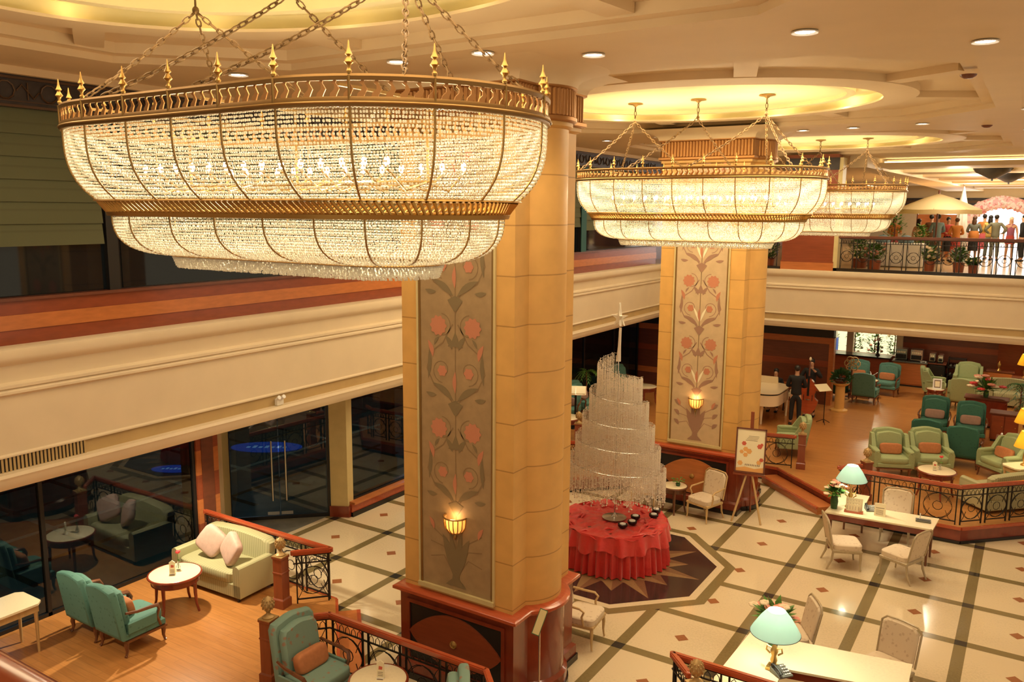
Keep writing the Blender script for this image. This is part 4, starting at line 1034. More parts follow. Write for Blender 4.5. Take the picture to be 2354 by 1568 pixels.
for lx, lb in ((-10.56, 'small orange cushion on the nearer teal chair by the window'), (-11.30, 'small orange cushion on the teal chair closer to the window')):
    pillow('cushion', 'orange_cushion', lb, on_chair((lx, 6.5, ZL), rzA, .05), rzA, (.40, .13, .24), -.25)
rzB = face(1, -.02)
cn = bergere('teal_floral', 'large floral teal armchair at the bottom beside the newel post', (-7.24, 6.86, ZL), rzB, G1, w_=.74, h=1.12)
pillow('cushion', 'orange_cushion', 'long orange bolster cushion on the floral teal armchair', on_chair((-7.24, 6.86, ZL), rzB), rzB, (.50, .15, .26), -.25)
rzC = face(-.8, -.6)
bergere('teal_floral', 'floral teal armchair with only its back top in view at the bottom edge', (-5.36, 6.72, ZL), rzC, G1, h=1.1)
# loveseat
def loveseat(loc, rz, label, fabric='green_stripe', W=1.55):
    t = thing('loveseat', label, 'sofa', loc, rz); h = W/2
    a = MB(); a.mat(fabric).bevbox(-h, -.40, .06, h, .40, .30, .02); a.build('base', t)
    a = MB(); a.mat(fabric).cushion((0, -.07, .37), (W-.30, .70, .20), .28, n=36); a.build('seat_cushion', t)
    a = MB(); a.mat(fabric); slab_back(a, backshape(W-.02, .25, .84, .03, 14, .97), .20, .20, .12, .03); a.build('backrest', t)
    for s in (-1, 1):
        a = MB(); x = s*(h-.075); a.mat(fabric).prism_y([(x-.075, .08), (x+.075, .08), (x+.08, .50), (x+.065, .565), (x+.02, .595), (x-.02, .595), (x-.065, .565), (x-.08, .50)], -.40, .36); a.build('armrest', t)
    for sx in (-1, 1):
        for y in (-.36, .34): a = MB(); a.mat('black').cyl((sx*(h-.08), y, 0), (sx*(h-.08), y, .06), .025, n=8); a.build('foot', t)
    return t
rzS = radians(2)
loveseat((-11.05, 8.52, ZL), rzS, 'pale green striped loveseat facing the round table by the dark window', W=1.62)
pillow('cushion', 'pink_cushion', 'square pink cushion on the loveseat, the left one', (-11.22, 8.42, ZL+.74), rzS+.35, (.46, .15, .44), -.30, roll=.6, group='pink cushions on the striped loveseat')
pillow('cushion', 'pink_cushion', 'square pink cushion on the loveseat, the right one', (-10.68, 8.38, ZL+.74), rzS-.25, (.46, .15, .44), -.30, roll=.5, group='pink cushions on the striped loveseat')

# ================================================================== TABLES
def round_table(loc, r, h, label, legs=4, group=None, leg_wood='mahogany', rz=.4):
    t = thing('round_table', label, 'table', loc, rz, group)
    a = MB(); a.mat('table_marble').lathe([(0, h), (r-.03, h), (r-.022, h-.004), (r-.02, h-.012), (0, h-.012)], n=40); a.build('marble_top', t)
    a = MB(); a.mat(leg_wood).lathe([(r-.022, h-.002), (r, h-.004), (r+.008, h-.018), (r, h-.034), (r-.05, h-.04), (r-.055, h-.13), (r-.045, h-.135), (0, h-.135)], n=40); a.build('apron', t)
    for i in range(legs):
        an = 2*pi*i/legs; x, y = (r-.07)*cos(an), (r-.07)*sin(an)
        a = MB(); a.mat(leg_wood).tube([(x, y, h-.05), (x, y, h*.5), (x*1.04, y*1.04, h*.2), (x*1.16, y*1.16, .0)], .025, 8, rr=[.032, .026, .020, .018]); a.build('leg', t)
    return t
round_table((-10.93, 7.50, ZL), .40, .60, 'round marble-topped table with wooden legs in front of the loveseat')
round_table((-6.30, 6.98, ZL), .36, .60, 'round marble-topped table at the bottom beside the floral teal armchair')
def menu_holder(loc, rz, label, h=.20, w_=.09):
    t = thing('menu_stand', label, 'menu card', loc, rz)
    a = MB(); a.mat('white_paint').box(-w_/2, -.03, 0, w_/2, .03, .014); a.mat('ink').box(-w_/2+.01, -.032, .0, w_/2-.01, -.03, .012); a.build('base', t, smooth=False)
    a = MB(); a.mat('paper').prism_y([(-w_/2, .01), (w_/2, .01), (w_/2, h*.85), (0, h), (-w_/2, h*.85)], -.008, .008)
    a.mat('paper_red').flat([(-w_*.25, h*.5), (w_*.25, h*.5), (w_*.3, h*.66), (-w_*.2, h*.7)], -.009); a.mat('ink')
    for k in range(3): a.flat([(-w_*.35, h*(.16+.09*k)), (w_*.35, h*(.16+.09*k)), (w_*.35, h*(.19+.09*k)), (-w_*.35, h*(.19+.09*k))], -.009)
    a.build('card', t, smooth=False); return t
menu_holder((-10.90, 7.44, ZL+.60), .7, 'small white menu card on the table by the loveseat', .23)
menu_holder((-6.28, 7.00, ZL+.60), .45, 'tall white menu card on the round table at the bottom', .24)
def bud_vase(loc, label, mat='petal_red', h=.2):
    t = thing('bud_vase', label, 'vase', loc)
    a = MB(); a.mat('glass_clear').lathe([(.0, 0), (.03, 0), (.032, .05), (.015, .09), (.014, .13)], n=12); a.build('vase', t)
    a = MB(); a.mat('leaf').tube([(0, 0, .02), (0, .005, h), (.005, .0, h+.06)], .004, 5); a.ell((.02, 0, h*.8), (.03, .01, .012)); a.build('stem', t)
    a = MB(); a.mat(mat).ell((.005, 0, h+.09), (.035, .035, .025), 10, 6); a.ell((.02, .01, h+.10), (.025, .025, .02), 8, 5); a.ell((-.015, .01, h+.095), (.025, .025, .02), 8, 5); a.build('flower', t)
    return t
bud_vase((-10.98, 7.60, ZL+.60), 'slim glass vase with a red flower behind the menu card by the loveseat')
# console table at the left frame edge
def console(loc, L, D, h, label, rz=0, wood_='tan_wood', top='table_marble', cat='table', name='console_table', chamfer=.08):
    t = thing(name, label, cat, loc, rz); k = chamfer
    poly = [(-L/2+k, -D/2), (L/2-k, -D/2), (L/2, -D/2+k), (L/2, D/2-k), (L/2-k, D/2), (-L/2+k, D/2), (-L/2, D/2-k), (-L/2, -D/2+k)]
    a = MB(); a.mat(top).prism(poly, h-.03, h); a.build('top', t, smooth=False)
    a = MB(); a.mat(wood_).box(-L/2+.05, -D/2+.05, h-.14, L/2-.05, D/2-.05, h-.03); a.build('apron', t, smooth=False)
    for sx in (-1, 1):
        for sy in (-1, 1): a = MB(); a.mat(wood_).cyl((sx*(L/2-.08), sy*(D/2-.08), 0), (sx*(L/2-.08), sy*(D/2-.08), h-.05), .018, .03, 8); a.build('leg', t)
    return t
console((-11.68, 5.0, ZL), 1.45, .62, .74, 'cream-topped console table cut by the left frame edge', pi/2)

# small round table and carved armchairs at the farther column
def carved_chair(loc, rz, label, arms=True, group=None, h=.98, wood_='tan_wood', name='upholstered_chair'):
    t = thing(name, label, 'chair', loc, rz, group); w_ = .56
    a = MB(); a.mat('damask').cushion((0, -.03, .43), (w_, .52, .13), .35); a.build('seat_cushion', t)
    a = MB(); a.mat(wood_).bevbox(-w_/2, -.28, .33, w_/2, .25, .39, .012); a.build('seat_rail', t)
    a = MB(); a.mat('damask'); slab_back(a, backshape(w_-.02, .44, h, .015, 8, .97), .22, .05, .20, .014); a.mat(wood_); o = backshape(w_+.02, .42, h+.02, .015, 8, .97)
    zmin = .42; a.tube([(p[0], .255+(p[1]-zmin)*.20, p[1]) for p in o], .016, 6); a.build('backrest', t)
    if arms:
        for s in (-1, 1):
            a = MB(); x = s*w_/2; a.mat(wood_).tube([(x, .27, .68), (x+s*.02, .08, .66), (x+s*.03, -.08, .655), (x+s*.02, -.14, .61), (x+s*.005, -.10, .52), (x+s*.0, -.13, .38)], .018, 7); a.build('armrest', t)
    for sx in (-1, 1):
        a = MB(); a.mat(wood_); cabriole(a, sx*(w_/2-.03), -.25, .35, sx*.02, -.02, .022); a.build('leg', t)
        a = MB(); a.mat(wood_).tube([(sx*(w_/2-.03), .23, .35), (sx*(w_/2-.03), .25, .18), (sx*(w_/2-.03), .33, .0)], .02, 7, rr=[.022, .02, .016]); a.build('leg', t)
    return t
round_table((-6.30, 16.62, 0), .29, .60, 'small round marble table between two cream chairs at the farther column', group=None, leg_wood='chair_wood')
cc = carved_chair((-5.60, 16.62, 0), face(-.35, -1), 'cream damask armchair with carved arms right of the small round table', True, 'cream damask armchairs')
dup(cc, (-7.02, 16.62, 0), face(.35, -1), 'cream damask armchair half hidden behind the crystal tree')
dup(cc, (-5.42, 10.62, 0), face(1, .1), 'cream damask armchair partly hidden by the near column base')
bud = thing('potted_plant', 'small leafy sprig in a pot on the small round table', 'plant', (-6.22, 16.62, .60))
a = MB(); a.mat('leaf_dark').lathe([(0, 0), (.04, 0), (.055, .05), (.05, .055)], n=10, cap=False); a.build('pot', bud)
a = MB(); a.mat('leaf')
for i in range(9): an = i*.7; a.tube([(0, 0, .04), (.05*cos(an), .05*sin(an), .10), (.13*cos(an), .13*sin(an), .12+.02*(i % 3))], .005, 4); a.ell((.13*cos(an), .13*sin(an), .12+.02*(i % 3)), (.03, .02, .01), 6, 4)
a.build('foliage', bud)

# ================================================================== DESKS
def desk(label, tops, h, legs, name='desk', panels=()):
    t = thing(name, label, 'desk')
    a = MB()
    for poly in tops: a.mat('table_marble').prism(poly, h-.03, h)
    a.build('top', t, smooth=False)
    a = MB(); a.mat('mahogany')
    for poly in tops:
        cx = sum(p[0] for p in poly)/4; cy0 = sum(p[1] for p in poly)/4
        a.prism([(cx+(p[0]-cx)*.95, cy0+(p[1]-cy0)*.90) for p in poly], h-.15, h-.03)
    a.build('apron', t, smooth=False)
    for (x, y) in legs: a = MB(); a.mat('chair_wood').cyl((x, y, 0), (x, y, h-.04), .02, .034, 8); a.build('leg', t)
    return t
desk('cream-topped reception desk with a blue-shaded lamp near the right lounge steps', [[(-3.10, 16.30), (-1.22, 16.42), (-1.18, 17.12), (-3.06, 17.0)], [(-3.06, 17.0), (-2.50, 17.03), (-2.52, 17.75), (-3.02, 17.72)]], .76,
     [(-3.0, 16.4), (-1.30, 16.52), (-1.28, 17.02), (-2.6, 17.6), (-2.95, 17.6)])
desk('large cream-topped desk at the bottom right with a blue-shaded lamp', [[(-2.30, 10.12), (-.90, 10.42), (-.92, 11.14), (-2.42, 10.90)], [(-2.98, 9.10), (-2.22, 9.10), (-2.30, 10.12), (-2.42, 10.90), (-2.92, 10.84)]], .77,
     [(-2.85, 10.7), (-1.0, 10.52), (-1.0, 11.0), (-2.35, 9.25), (-2.85, 9.25)])
DG = 'pale damask side chairs at the desks'
dc = carved_chair((-2.62, 15.72, 0), face(.92, .40), 'pale damask side chair at the left front of the farther desk', False, DG, .95, 'grey_wood')
dup(dc, (-1.62, 15.78, 0), face(-.92, .40), 'pale damask side chair at the right front of the farther desk')
dup(dc, (-1.98, 17.58, 0), face(.08, -1), 'pale damask chair behind the farther desk facing the viewer')
dup(dc, (-1.28, 11.55, 0), face(-.35, -.9), 'pale damask side chair behind the right end of the near desk')
dup(dc, (-2.60, 11.72, 0), face(-.85, -.5), 'pale damask side chair behind the lamp and flowers of the near desk')
def desk_lamp(loc, label, r=.30, h=.62, sc=1.0):
    t = thing('desk_lamp', label, 'lamp', loc)
    a = MB(); a.mat('gold').bevbox(-.08, -.08, 0, .08, .08, .04, .008); a.lathe([(.05, .04), (.03, .07), (.045, .12), (.028, .18), (.05, .24), (.03, .30), (.016, .34), (.012, h-.18)], n=14); 
    for s in (-1, 1): a.tube([(s*.03, 0, .28), (s*.09, 0, .30), (s*.10, 0, .24), (s*.05, 0, .20)], .012, 6)
    a.build('base', t)
    a = MB(); a.mat('shade_blue').lathe([(r, h-.30), (r*.90, h-.24), (r*.62, h-.10), (r*.36, h+.0), (r*.35, h-.0), (r*.61, h-.105), (r*.89, h-.243), (r*.985, h-.30), (r, h-.30)], n=32)
    a.mat('night_blue').lathe([(r*.99, h-.303), (r*1.01, h-.300), (r*.99, h-.295)], n=32); a.build('shade', t)
    a = MB(); a.mat('bulb').ell((0, 0, h-.16), (.03, .03, .045), 8, 6); a.build('bulb', t)
    light('lamp', 'POINT', (0, 0, h-.14), 26, (1, .90, .66), .05, parent=t); return t
desk_lamp((-2.40, 10.05, .77), 'lit table lamp with pale blue conical shade on the near desk', .31, .79)
desk_lamp((-2.74, 16.85, .76), 'lit table lamp with pale blue conical shade on the farther desk', .29, .85)
def bouquet(loc, label, r, seed, vase_h=.16, pal=('petal_pink', 'petal_cream', 'petal_pink')):
    rnd = random.Random(seed); t = thing('flower_arrangement', label, 'flowers', loc)
    a = MB(); a.mat('leaf_dark').lathe([(0, 0), (.06, 0), (.075, vase_h*.5), (.05, vase_h), (.045, vase_h)], n=14); a.build('vase', t)
    a = MB(); a.mat('leaf')
    for i in range(80):
        an = rnd.uniform(0, 2*pi); el = rnd.uniform(-.15, 1.3); L = r*rnd.uniform(.6, 1.05); d = Vector((cos(an)*cos(el), sin(an)*cos(el), sin(el))); c = Vector((0, 0, vase_h))
        p = c+d*L; sd = d.cross(Vector((0, 0, 1))).normalized(); m_ = c+d*L*.62+Vector((0, 0, .02)); q = sd*(.035+.02*rnd.random())
        a.add([tuple(c+d*L*.25), tuple(m_+q), tuple(p), tuple(m_-q), tuple(m_+Vector((0, 0, .012)))], [(0, 1, 4), (1, 2, 4), (2, 3, 4), (3, 0, 4)])
    a.build('foliage', t)
    for k in range(13):
        an = rnd.uniform(0, 2*pi); el = rnd.uniform(.1, 1.4); L = r*rnd.uniform(.6, .95); c = Vector((L*cos(an)*cos(el), L*sin(an)*cos(el), vase_h+L*sin(el)))
        b = MB(); b.mat(pal[k % 3]); s = r*.19
        for j in range(6):
            aj = j*pi/3; b.ell((c.x+s*.6*cos(aj), c.y+s*.6*sin(aj), c.z+s*.15), (s*.62, s*.62, s*.34), 7, 5)
        b.ell((c.x, c.y, c.z+s*.2), (s*.5, s*.5, s*.45), 7, 5); b.build('flower', t)
    return t
bouquet((-2.56, 10.62, .77), 'pink and green flower arrangement behind the lamp on the near desk', .34, 2, .36)
bouquet((-2.99, 16.60, .76), 'pink and cream flower arrangement left of the lamp on the farther desk', .27, 5, .30)
# things on the desks
t = thing('brochure_rack', 'acrylic rack of printed cards in front of the farther desk lamp', 'rack', (-2.62, 16.58, .76), .1)
a = MB(); a.mat('mahogany_rail').box(-.17, -.07, 0, .17, .07, .025); a.build('base', t, smooth=False)
for k in range(3): a = MB(); a.M = T((0, .03-.03*k, .025), 0, -.15); a.mat('paper').box(-.15+.01*k, 0, 0, .15-.03*k, .006, .24-.05*k); a.mat('ink'); [a.box(-.12+.05*j, -.002, .03, -.115+.05*j, 0, .2-.05*k) for j in range(5)]; a.build('card', t, smooth=False)
t = thing('desk_sign', 'white folded sign standing in the middle of the farther desk', 'sign', (-2.16, 16.62, .76), .1)
a = MB(); a.M = T((0, 0, 0), 0, -.25); a.mat('paper').box(-.10, 0, 0, .10, .006, .24); a.mat('ink').box(-.075, -.002, .15, .075, 0, .16); [a.box(-.07, -.002, .03+.02*k, .06, 0, .036+.02*k) for k in range(5)]; a.build('front', t, smooth=False)
a = MB(); a.M = T((0, .13, 0), 0, .25); a.mat('paper').box(-.10, 0, 0, .10, .006, .24); a.build('back', t, smooth=False)
def telephone(loc, rz, label):
    t = thing('telephone', label, 'telephone', loc, rz)
    a = MB(); a.mat('grey_plastic'); a.add([(-.1, -.1, 0), (.1, -.1, 0), (.1, .1, 0), (-.1, .1, 0), (-.1, -.1, .02), (.1, -.1, .02), (.1, .1, .07), (-.1, .1, .07)], [(3,2,1,0),(4,5,6,7),(0,1,5,4),(1,2,6,5),(2,3,7,6),(3,0,4,7)])
    a.mat('white_cap')
    for i in range(3):
        for j in range(4): a.box(-.0+.03*i, -.08+.035*j, .03+.018*j, .02+.03*i, -.06+.035*j, .036+.019*j)
    a.build('body', t, smooth=False)
    a = MB(); a.mat('black').tube([(-.07, -.09, .05), (-.07, -.06, .075), (-.07, .05, .10), (-.07, .09, .09)], .018, 8, rr=[.026, .016, .016, .026]); a.build('handset', t)
    return t
telephone((-2.36, 16.88, .76), .4, 'small dark telephone beside the farther desk lamp')
telephone((-2.28, 9.98, .77), .9, 'black telephone beside the near desk lamp base')
t = thing('desk_set', 'dark desk tray with a white pen at the right end of the farther desk', 'desk tray', (-1.42, 16.78, .76), .12)
a = MB(); a.mat('grey_plastic').bevbox(-.13, -.07, 0, .13, .07, .035, .006); a.mat('black').box(-.11, -.05, .035, .11, -.01, .038); a.build('tray', t)
a = MB(); a.mat('white_cap').cyl((-.06, .03, .035), (-.055, .04, .14), .010, n=8); a.build('pen', t)

# ================================================================== RED-CLOTHED TABLE AND CRYSTAL TREE
TX, TY = -6.36, 13.70
t = thing('display_table', 'round display table under a gathered red satin cloth on the floor star', 'table', (TX, TY, 0))
def skirt(mb, r0, r1, z0, z1, folds, amp, n=260, rows=7, seed=1, ragged=0.0):
    rnd = random.Random(seed); ph = [rnd.uniform(0, 6.28) for _ in range(6)]; vs = []; fs = []
    for k in range(rows+1):
        v = k/rows; z = z1+(z0-z1)*v; r = r0+(r1-r0)*v
        for i in range(n):
            a = 2*pi*i/n; f = sin(folds*a+ph[0]+.8*sin(3*a+ph[1]))+.4*sin(folds*1.7*a+ph[2])
            zz = z+ragged*v*(sin(7*a+ph[3])+.5*sin(13*a+ph[4]))
            vs.append(((r+amp*(.25+v)*f)*cos(a), (r+amp*(.25+v)*f)*sin(a), zz))
    for k in range(rows):
        for i in range(n): j = (i+1) % n; fs.append((k*n+i, (k+1)*n+i, (k+1)*n+j, k*n+j))
    return mb.add(vs, fs)
a = MB(); a.mat('brown_wood').lathe([(0, .70), (.95, .70), (.96, .73), (0, .73)], n=40); a.build('tabletop', t)
a = MB(); a.mat('brown_wood').cyl((0, 0, 0), (0, 0, .70), .06, n=12); a.lathe([(0, .0), (.4, .0), (.35, .03), (.06, .06)], n=20); a.build('pedestal', t)
t = thing('tablecloth', 'gathered red satin tablecloth with pleated skirt and crumpled swags', 'tablecloth', (TX, TY, 0))
a = MB(); a.mat('red_satin'); skirt(a, .97, 1.02, .02, .75, 44, .036, 520, 8, 3); a.build('pleated_skirt', t)
a = MB(); a.mat('red_satin'); skirt(a, .995, 1.045, .47, .77, 19, .034, 380, 5, 8, .05); a.build('swag_layer', t)
a = MB(); a.mat('red_satin'); rnd = random.Random(4); vs = []; fs = []; NR_, NA_ = 20, 120; W_ = [[rnd.uniform(-1, 1) for _ in range(NA_)] for _ in range(NR_+1)]; W_ = [[(W_[k][i-1]+2*W_[k][i]+W_[k][(i+1) % NA_]+W_[max(0, k-1)][i]+W_[min(NR_, k+1)][i])/2.6 for i in range(NA_)] for k in range(NR_+1)]
for k in range(NR_+1):
    for i in range(NA_):
        a_ = 2*pi*i/NA_; r = 1.01*k/NR_; e = k/NR_
        w1 = .5*(W_[k][i]+W_[k][(i+1) % NA_])
        z = .760+.020*w1*min(1, e*1.5)+.020*sin(9*a_+6*e)*e+.014*sin(17*a_-9*e)*e
        vs.append((r*cos(a_), r*sin(a_), z))
for k in range(NR_):
    for i in range(NA_): j = (i+1) % NA_; fs.append((k*NA_+i, (k+1)*NA_+i, (k+1)*NA_+j, k*NA_+j))
a.add(vs, fs)
for i in range(30):                      # bunched rolls of satin near the rim
    an = rnd.uniform(0, 2*pi); r = rnd.uniform(.55, .97); l = rnd.uniform(.10, .22); d = rnd.uniform(-.7, .7)+an+pi/2
    c = (r*cos(an), r*sin(an)); a.tube([(c[0]-l*cos(d), c[1]-l*sin(d), .75), (c[0], c[1]+.02, .785), (c[0]+l*cos(d), c[1]+l*sin(d), .75)], .03, 6, rr=[.008, .026, .008])
a.build('crumpled_top', t)
t = thing('crystal_tree', 'tall tiered tree of hanging crystal strings with a star on top', 'crystal tree', (TX+.0, TY, .785))
a = MB(); a.mat('steel').lathe([(0, 0), (.22, .0), (.23, .01), (.06, .03), (.02, .08), (.014, .1)], n=24); a.tube([(0, 0, .05), (0, 0, 3.55)], .012, 8); a.build('stand', t)
a = MB(); a.mat('crystal_pink').tube([(0, 0, 3.0), (.01, 0, 3.30), (.02, 0, 3.62)], .02, 8, rr=[.045, .03, .025]); a.build('spire', t)
a = MB(); a.mat('white_paint')
st = [((.17 if i % 2 == 0 else .06)*sin(i*pi/5), 3.80+(.17 if i % 2 == 0 else .06)*cos(i*pi/5)) for i in range(10)]; st[0] = (0, 4.08)
a.prism_y(st, -.02, .02); a.M = T((0, 0, 0), 2.2); a.prism_y(st, -.02, .02); a.M = None; a.build('star', t, smooth=False)
TN = 5.0
def spir(u):                             # the strings hang from one long descending spiral hoop
    a_ = 2*pi*TN*u+2.3; return (.34+.62*u**.9, a_, 3.10-2.22*u**.88)
for q in range(5):
    a = MB(); a.mat('steel'); P = []
    for k in range(25): r, an, z = spir((q+k/24)/TN); P.append((r*cos(an), r*sin(an), z))
    a.tube(P, .004, 5)
    for k in (0, 8, 16): a.tube([(0, 0, P[k][2]+.05), P[k]], .004, 4)
    a.build('hoop', t)
    b = MB(); b.mat('crystal_pink'); B = []; rnd = random.Random(q+10)
    for (f_, step_) in ((1, .018), (.76, .035), (.5, .05)):
        s = 0; u = q/TN
        while u < (q+1)/TN:
            r, an, z = spir(u); u += step_/(r*f_*2*pi*TN); z += rnd.uniform(-.05, .03); LL = (.68-.18*u)*rnd.uniform(.65, 1.15); m_ = int(LL/.027); x, y = r*f_*cos(an)+rnd.uniform(-.006, .006), r*f_*sin(an)+rnd.uniform(-.006, .006)
            for k in range(m_): B.append((x, y, z-.015-k*.027, .0092*rnd.uniform(.75, 1.2)))
            B.append((x, y, z-.02-m_*.027, .016))
    beads(b, B); o = b.build('bead_strings', t); o['kind'] = 'stuff'
for i, (x, y, l) in enumerate(((.36, .16, 'second from the left, back'), (.42, -.12, 'nearest the viewer'), (.55, .70, 'farthest right at the back'), (.62, .42, 'rightmost at the front'), (.34, -.36, 'in front of its neighbours'))):
    d = thing('candle_bowl', 'small black bowl holding a white candle on the red cloth, '+l, 'bowl', (TX+x, TY+y, .775), 0, 'black candle bowls')
    a = MB(); a.mat('black_bowl').lathe([(0, 0), (.06, 0), (.09, .035), (.09, .07), (.08, .075), (.068, .058), (0, .058)], n=20); a.build('bowl', d)
    a = MB(); a.mat('white_cap').lathe([(.058, .055), (.058, .08), (.04, .088), (0, .088)], n=16); a.build('candle', d)

# ================================================================== EASEL, SIGN, SCULPTURE
t = thing('easel', 'wooden easel holding a framed cream poster with orange flowers', 'easel', (-4.78, 16.93, 0), radians(10))
a = MB(); a.mat('tan_wood')
for s in (-1, 1): L_ = MB(); L_.mat('tan_wood').cyl((s*.30, -.12, 0), (s*.05, .06, 1.05), .022, .022, 8);  L_.build('leg', t)
L_ = MB(); L_.mat('newel_wood').cyl((0, .62, 0), (0, .16, 2.05), .02, .015, 8); L_.build('leg', t)
L_ = MB(); L_.mat('newel_wood').box(-.035, .12, 1.9, .035, .16, 2.36); L_.build('mast', t); L_ = MB(); L_.mat('newel_wood').box(-.33, .0, 1.00, .33, .08, 1.04); L_.build('ledge', t)
pm = Matrix.Translation((0, .02, 1.06)) @ Matrix.Rotation(-.12, 4, 'X')
a = MB(); a.M = pm; a.mat('brown_wood')
for q in ((-.31, 0, .31, .03), (-.31, .92, .31, .95), (-.31, 0, -.28, .95), (.28, 0, .31, .95)): a.box(q[0], -.025, q[1], q[2], .01, q[3])
a.build('picture_frame', t, smooth=False)
a = MB(); a.M = pm; a.mat('paper').box(-.28, -.01, .03, .28, 0, .92)
rnd = random.Random(3)
for (x, z, r, mt) in ((-.14, .62, .045, 'paper_red'), (-.10, .50, .05, 'paper_orange'), (-.18, .44, .04, 'paper_orange'), (-.03, .46, .055, 'paper_orange'), (-.10, .38, .045, 'paper_orange'), (.18, .58, .05, 'paper_red'), (.22, .62, .03, 'paper_red'), (.18, .24, .045, 'paper_orange'), (.23, .30, .04, 'paper_red'), (-.20, .20, .05, 'paper_orange')):
    a.mat(mt); petalf(a, x, z, r, -.012, 6)
a.mat('paper_orange').flat([(-.28, .03), (.28, .03), (.28, .14), (.1, .10), (-.1, .13), (-.28, .09)], -.0115)
a.mat('ink')
for k in range(9): a.flat([(-.10+.035*k, .155), (-.085+.035*k, .155), (-.08+.035*k, .19), (-.095+.035*k, .19)], -.013)
for k in range(4): a.flat([(-.05-.02*k, .78-.03*k), (.16-.01*k, .78-.03*k), (.16-.01*k, .786-.03*k), (-.05-.02*k, .786-.03*k)], -.013)
a.build('poster', t, smooth=False)
t = thing('sign_stand', 'slim pole stand with a tilted grey-green card before the near column base', 'sign', (-4.80, 8.26, 0), radians(30))
a = MB(); a.mat('steel').cyl((0, 0, .01), (0, 0, 1.42), .012, n=8); a.lathe([(0, 0), (.14, 0), (.13, .015), (.02, .03)], n=18); a.build('stand', t)
a = MB(); a.M = T((0, 0, 1.50), 0, -.5, .35); a.mat('leaf_dark').box(-.05, -.006, -.16, .05, .006, .16); a.mat('post_beige').box(-.042, -.008, -.15, .042, .008, .15); a.build('card', t, smooth=False)

# ================================================================== PEOPLE
principled('skin', (.62, .36, .23), .55); principled('skin_dark', (.38, .20, .12), .55); principled('hair_black', (.015, .010, .008), .5); principled('hair_brown', (.10, .045, .02), .5)
principled('cloth_brown', (.22, .10, .05), .8); principled('cloth_black', (.012, .012, .014), .8); principled('cloth_grey', (.17, .18, .15), .8); principled('cloth_orange', (.62, .24, .06), .8); principled('cloth_yellow', (.78, .55, .16), .8)
principled('cloth_red', (.50, .07, .06), .8); principled('cloth_pink', (.75, .16, .20), .8); principled('cloth_purple', (.33, .10, .17), .8); principled('cloth_white', (.85, .80, .72), .8); principled('cloth_olive', (.20, .20, .14), .8); principled('cloth_cream', (.80, .62, .38), .8); principled('cloth_blue', (.20, .30, .34), .8)
def skin_obj(name, chain_pts, mat, parent, sub=1):
    """chain_pts: list of polylines [(x,y,z,r)...]; polylines share points by equality; grown with a Skin modifier"""
    V = []; R = []; Eg = []; idx = {}
    def vi(p):
        k = (round(p[0], 4), round(p[1], 4), round(p[2], 4))
        if k not in idx: idx[k] = len(V); V.append(k); R.append(p[3])
        return idx[k]
    for ch in chain_pts:
        ids = [vi(p) for p in ch]
        for i, j in zip(ids, ids[1:]): Eg.append((i, j))
    me = bpy.data.meshes.new(name); me.from_pydata(V, Eg, []); o = bpy.data.objects.new(name, me); COL.objects.link(o)
    o.modifiers.new('skin', 'SKIN').use_smooth_shade = True
    s = o.modifiers.new('sub', 'SUBSURF'); s.levels = sub; s.render_levels = sub
    for i, sv in enumerate(me.skin_vertices[0].data): sv.radius = (R[i], R[i]*(.78 if R[i] > .07*1 else 1)); sv.use_root = (i == 0)
    me.materials.append(MATS[mat]); o.parent = parent; return o
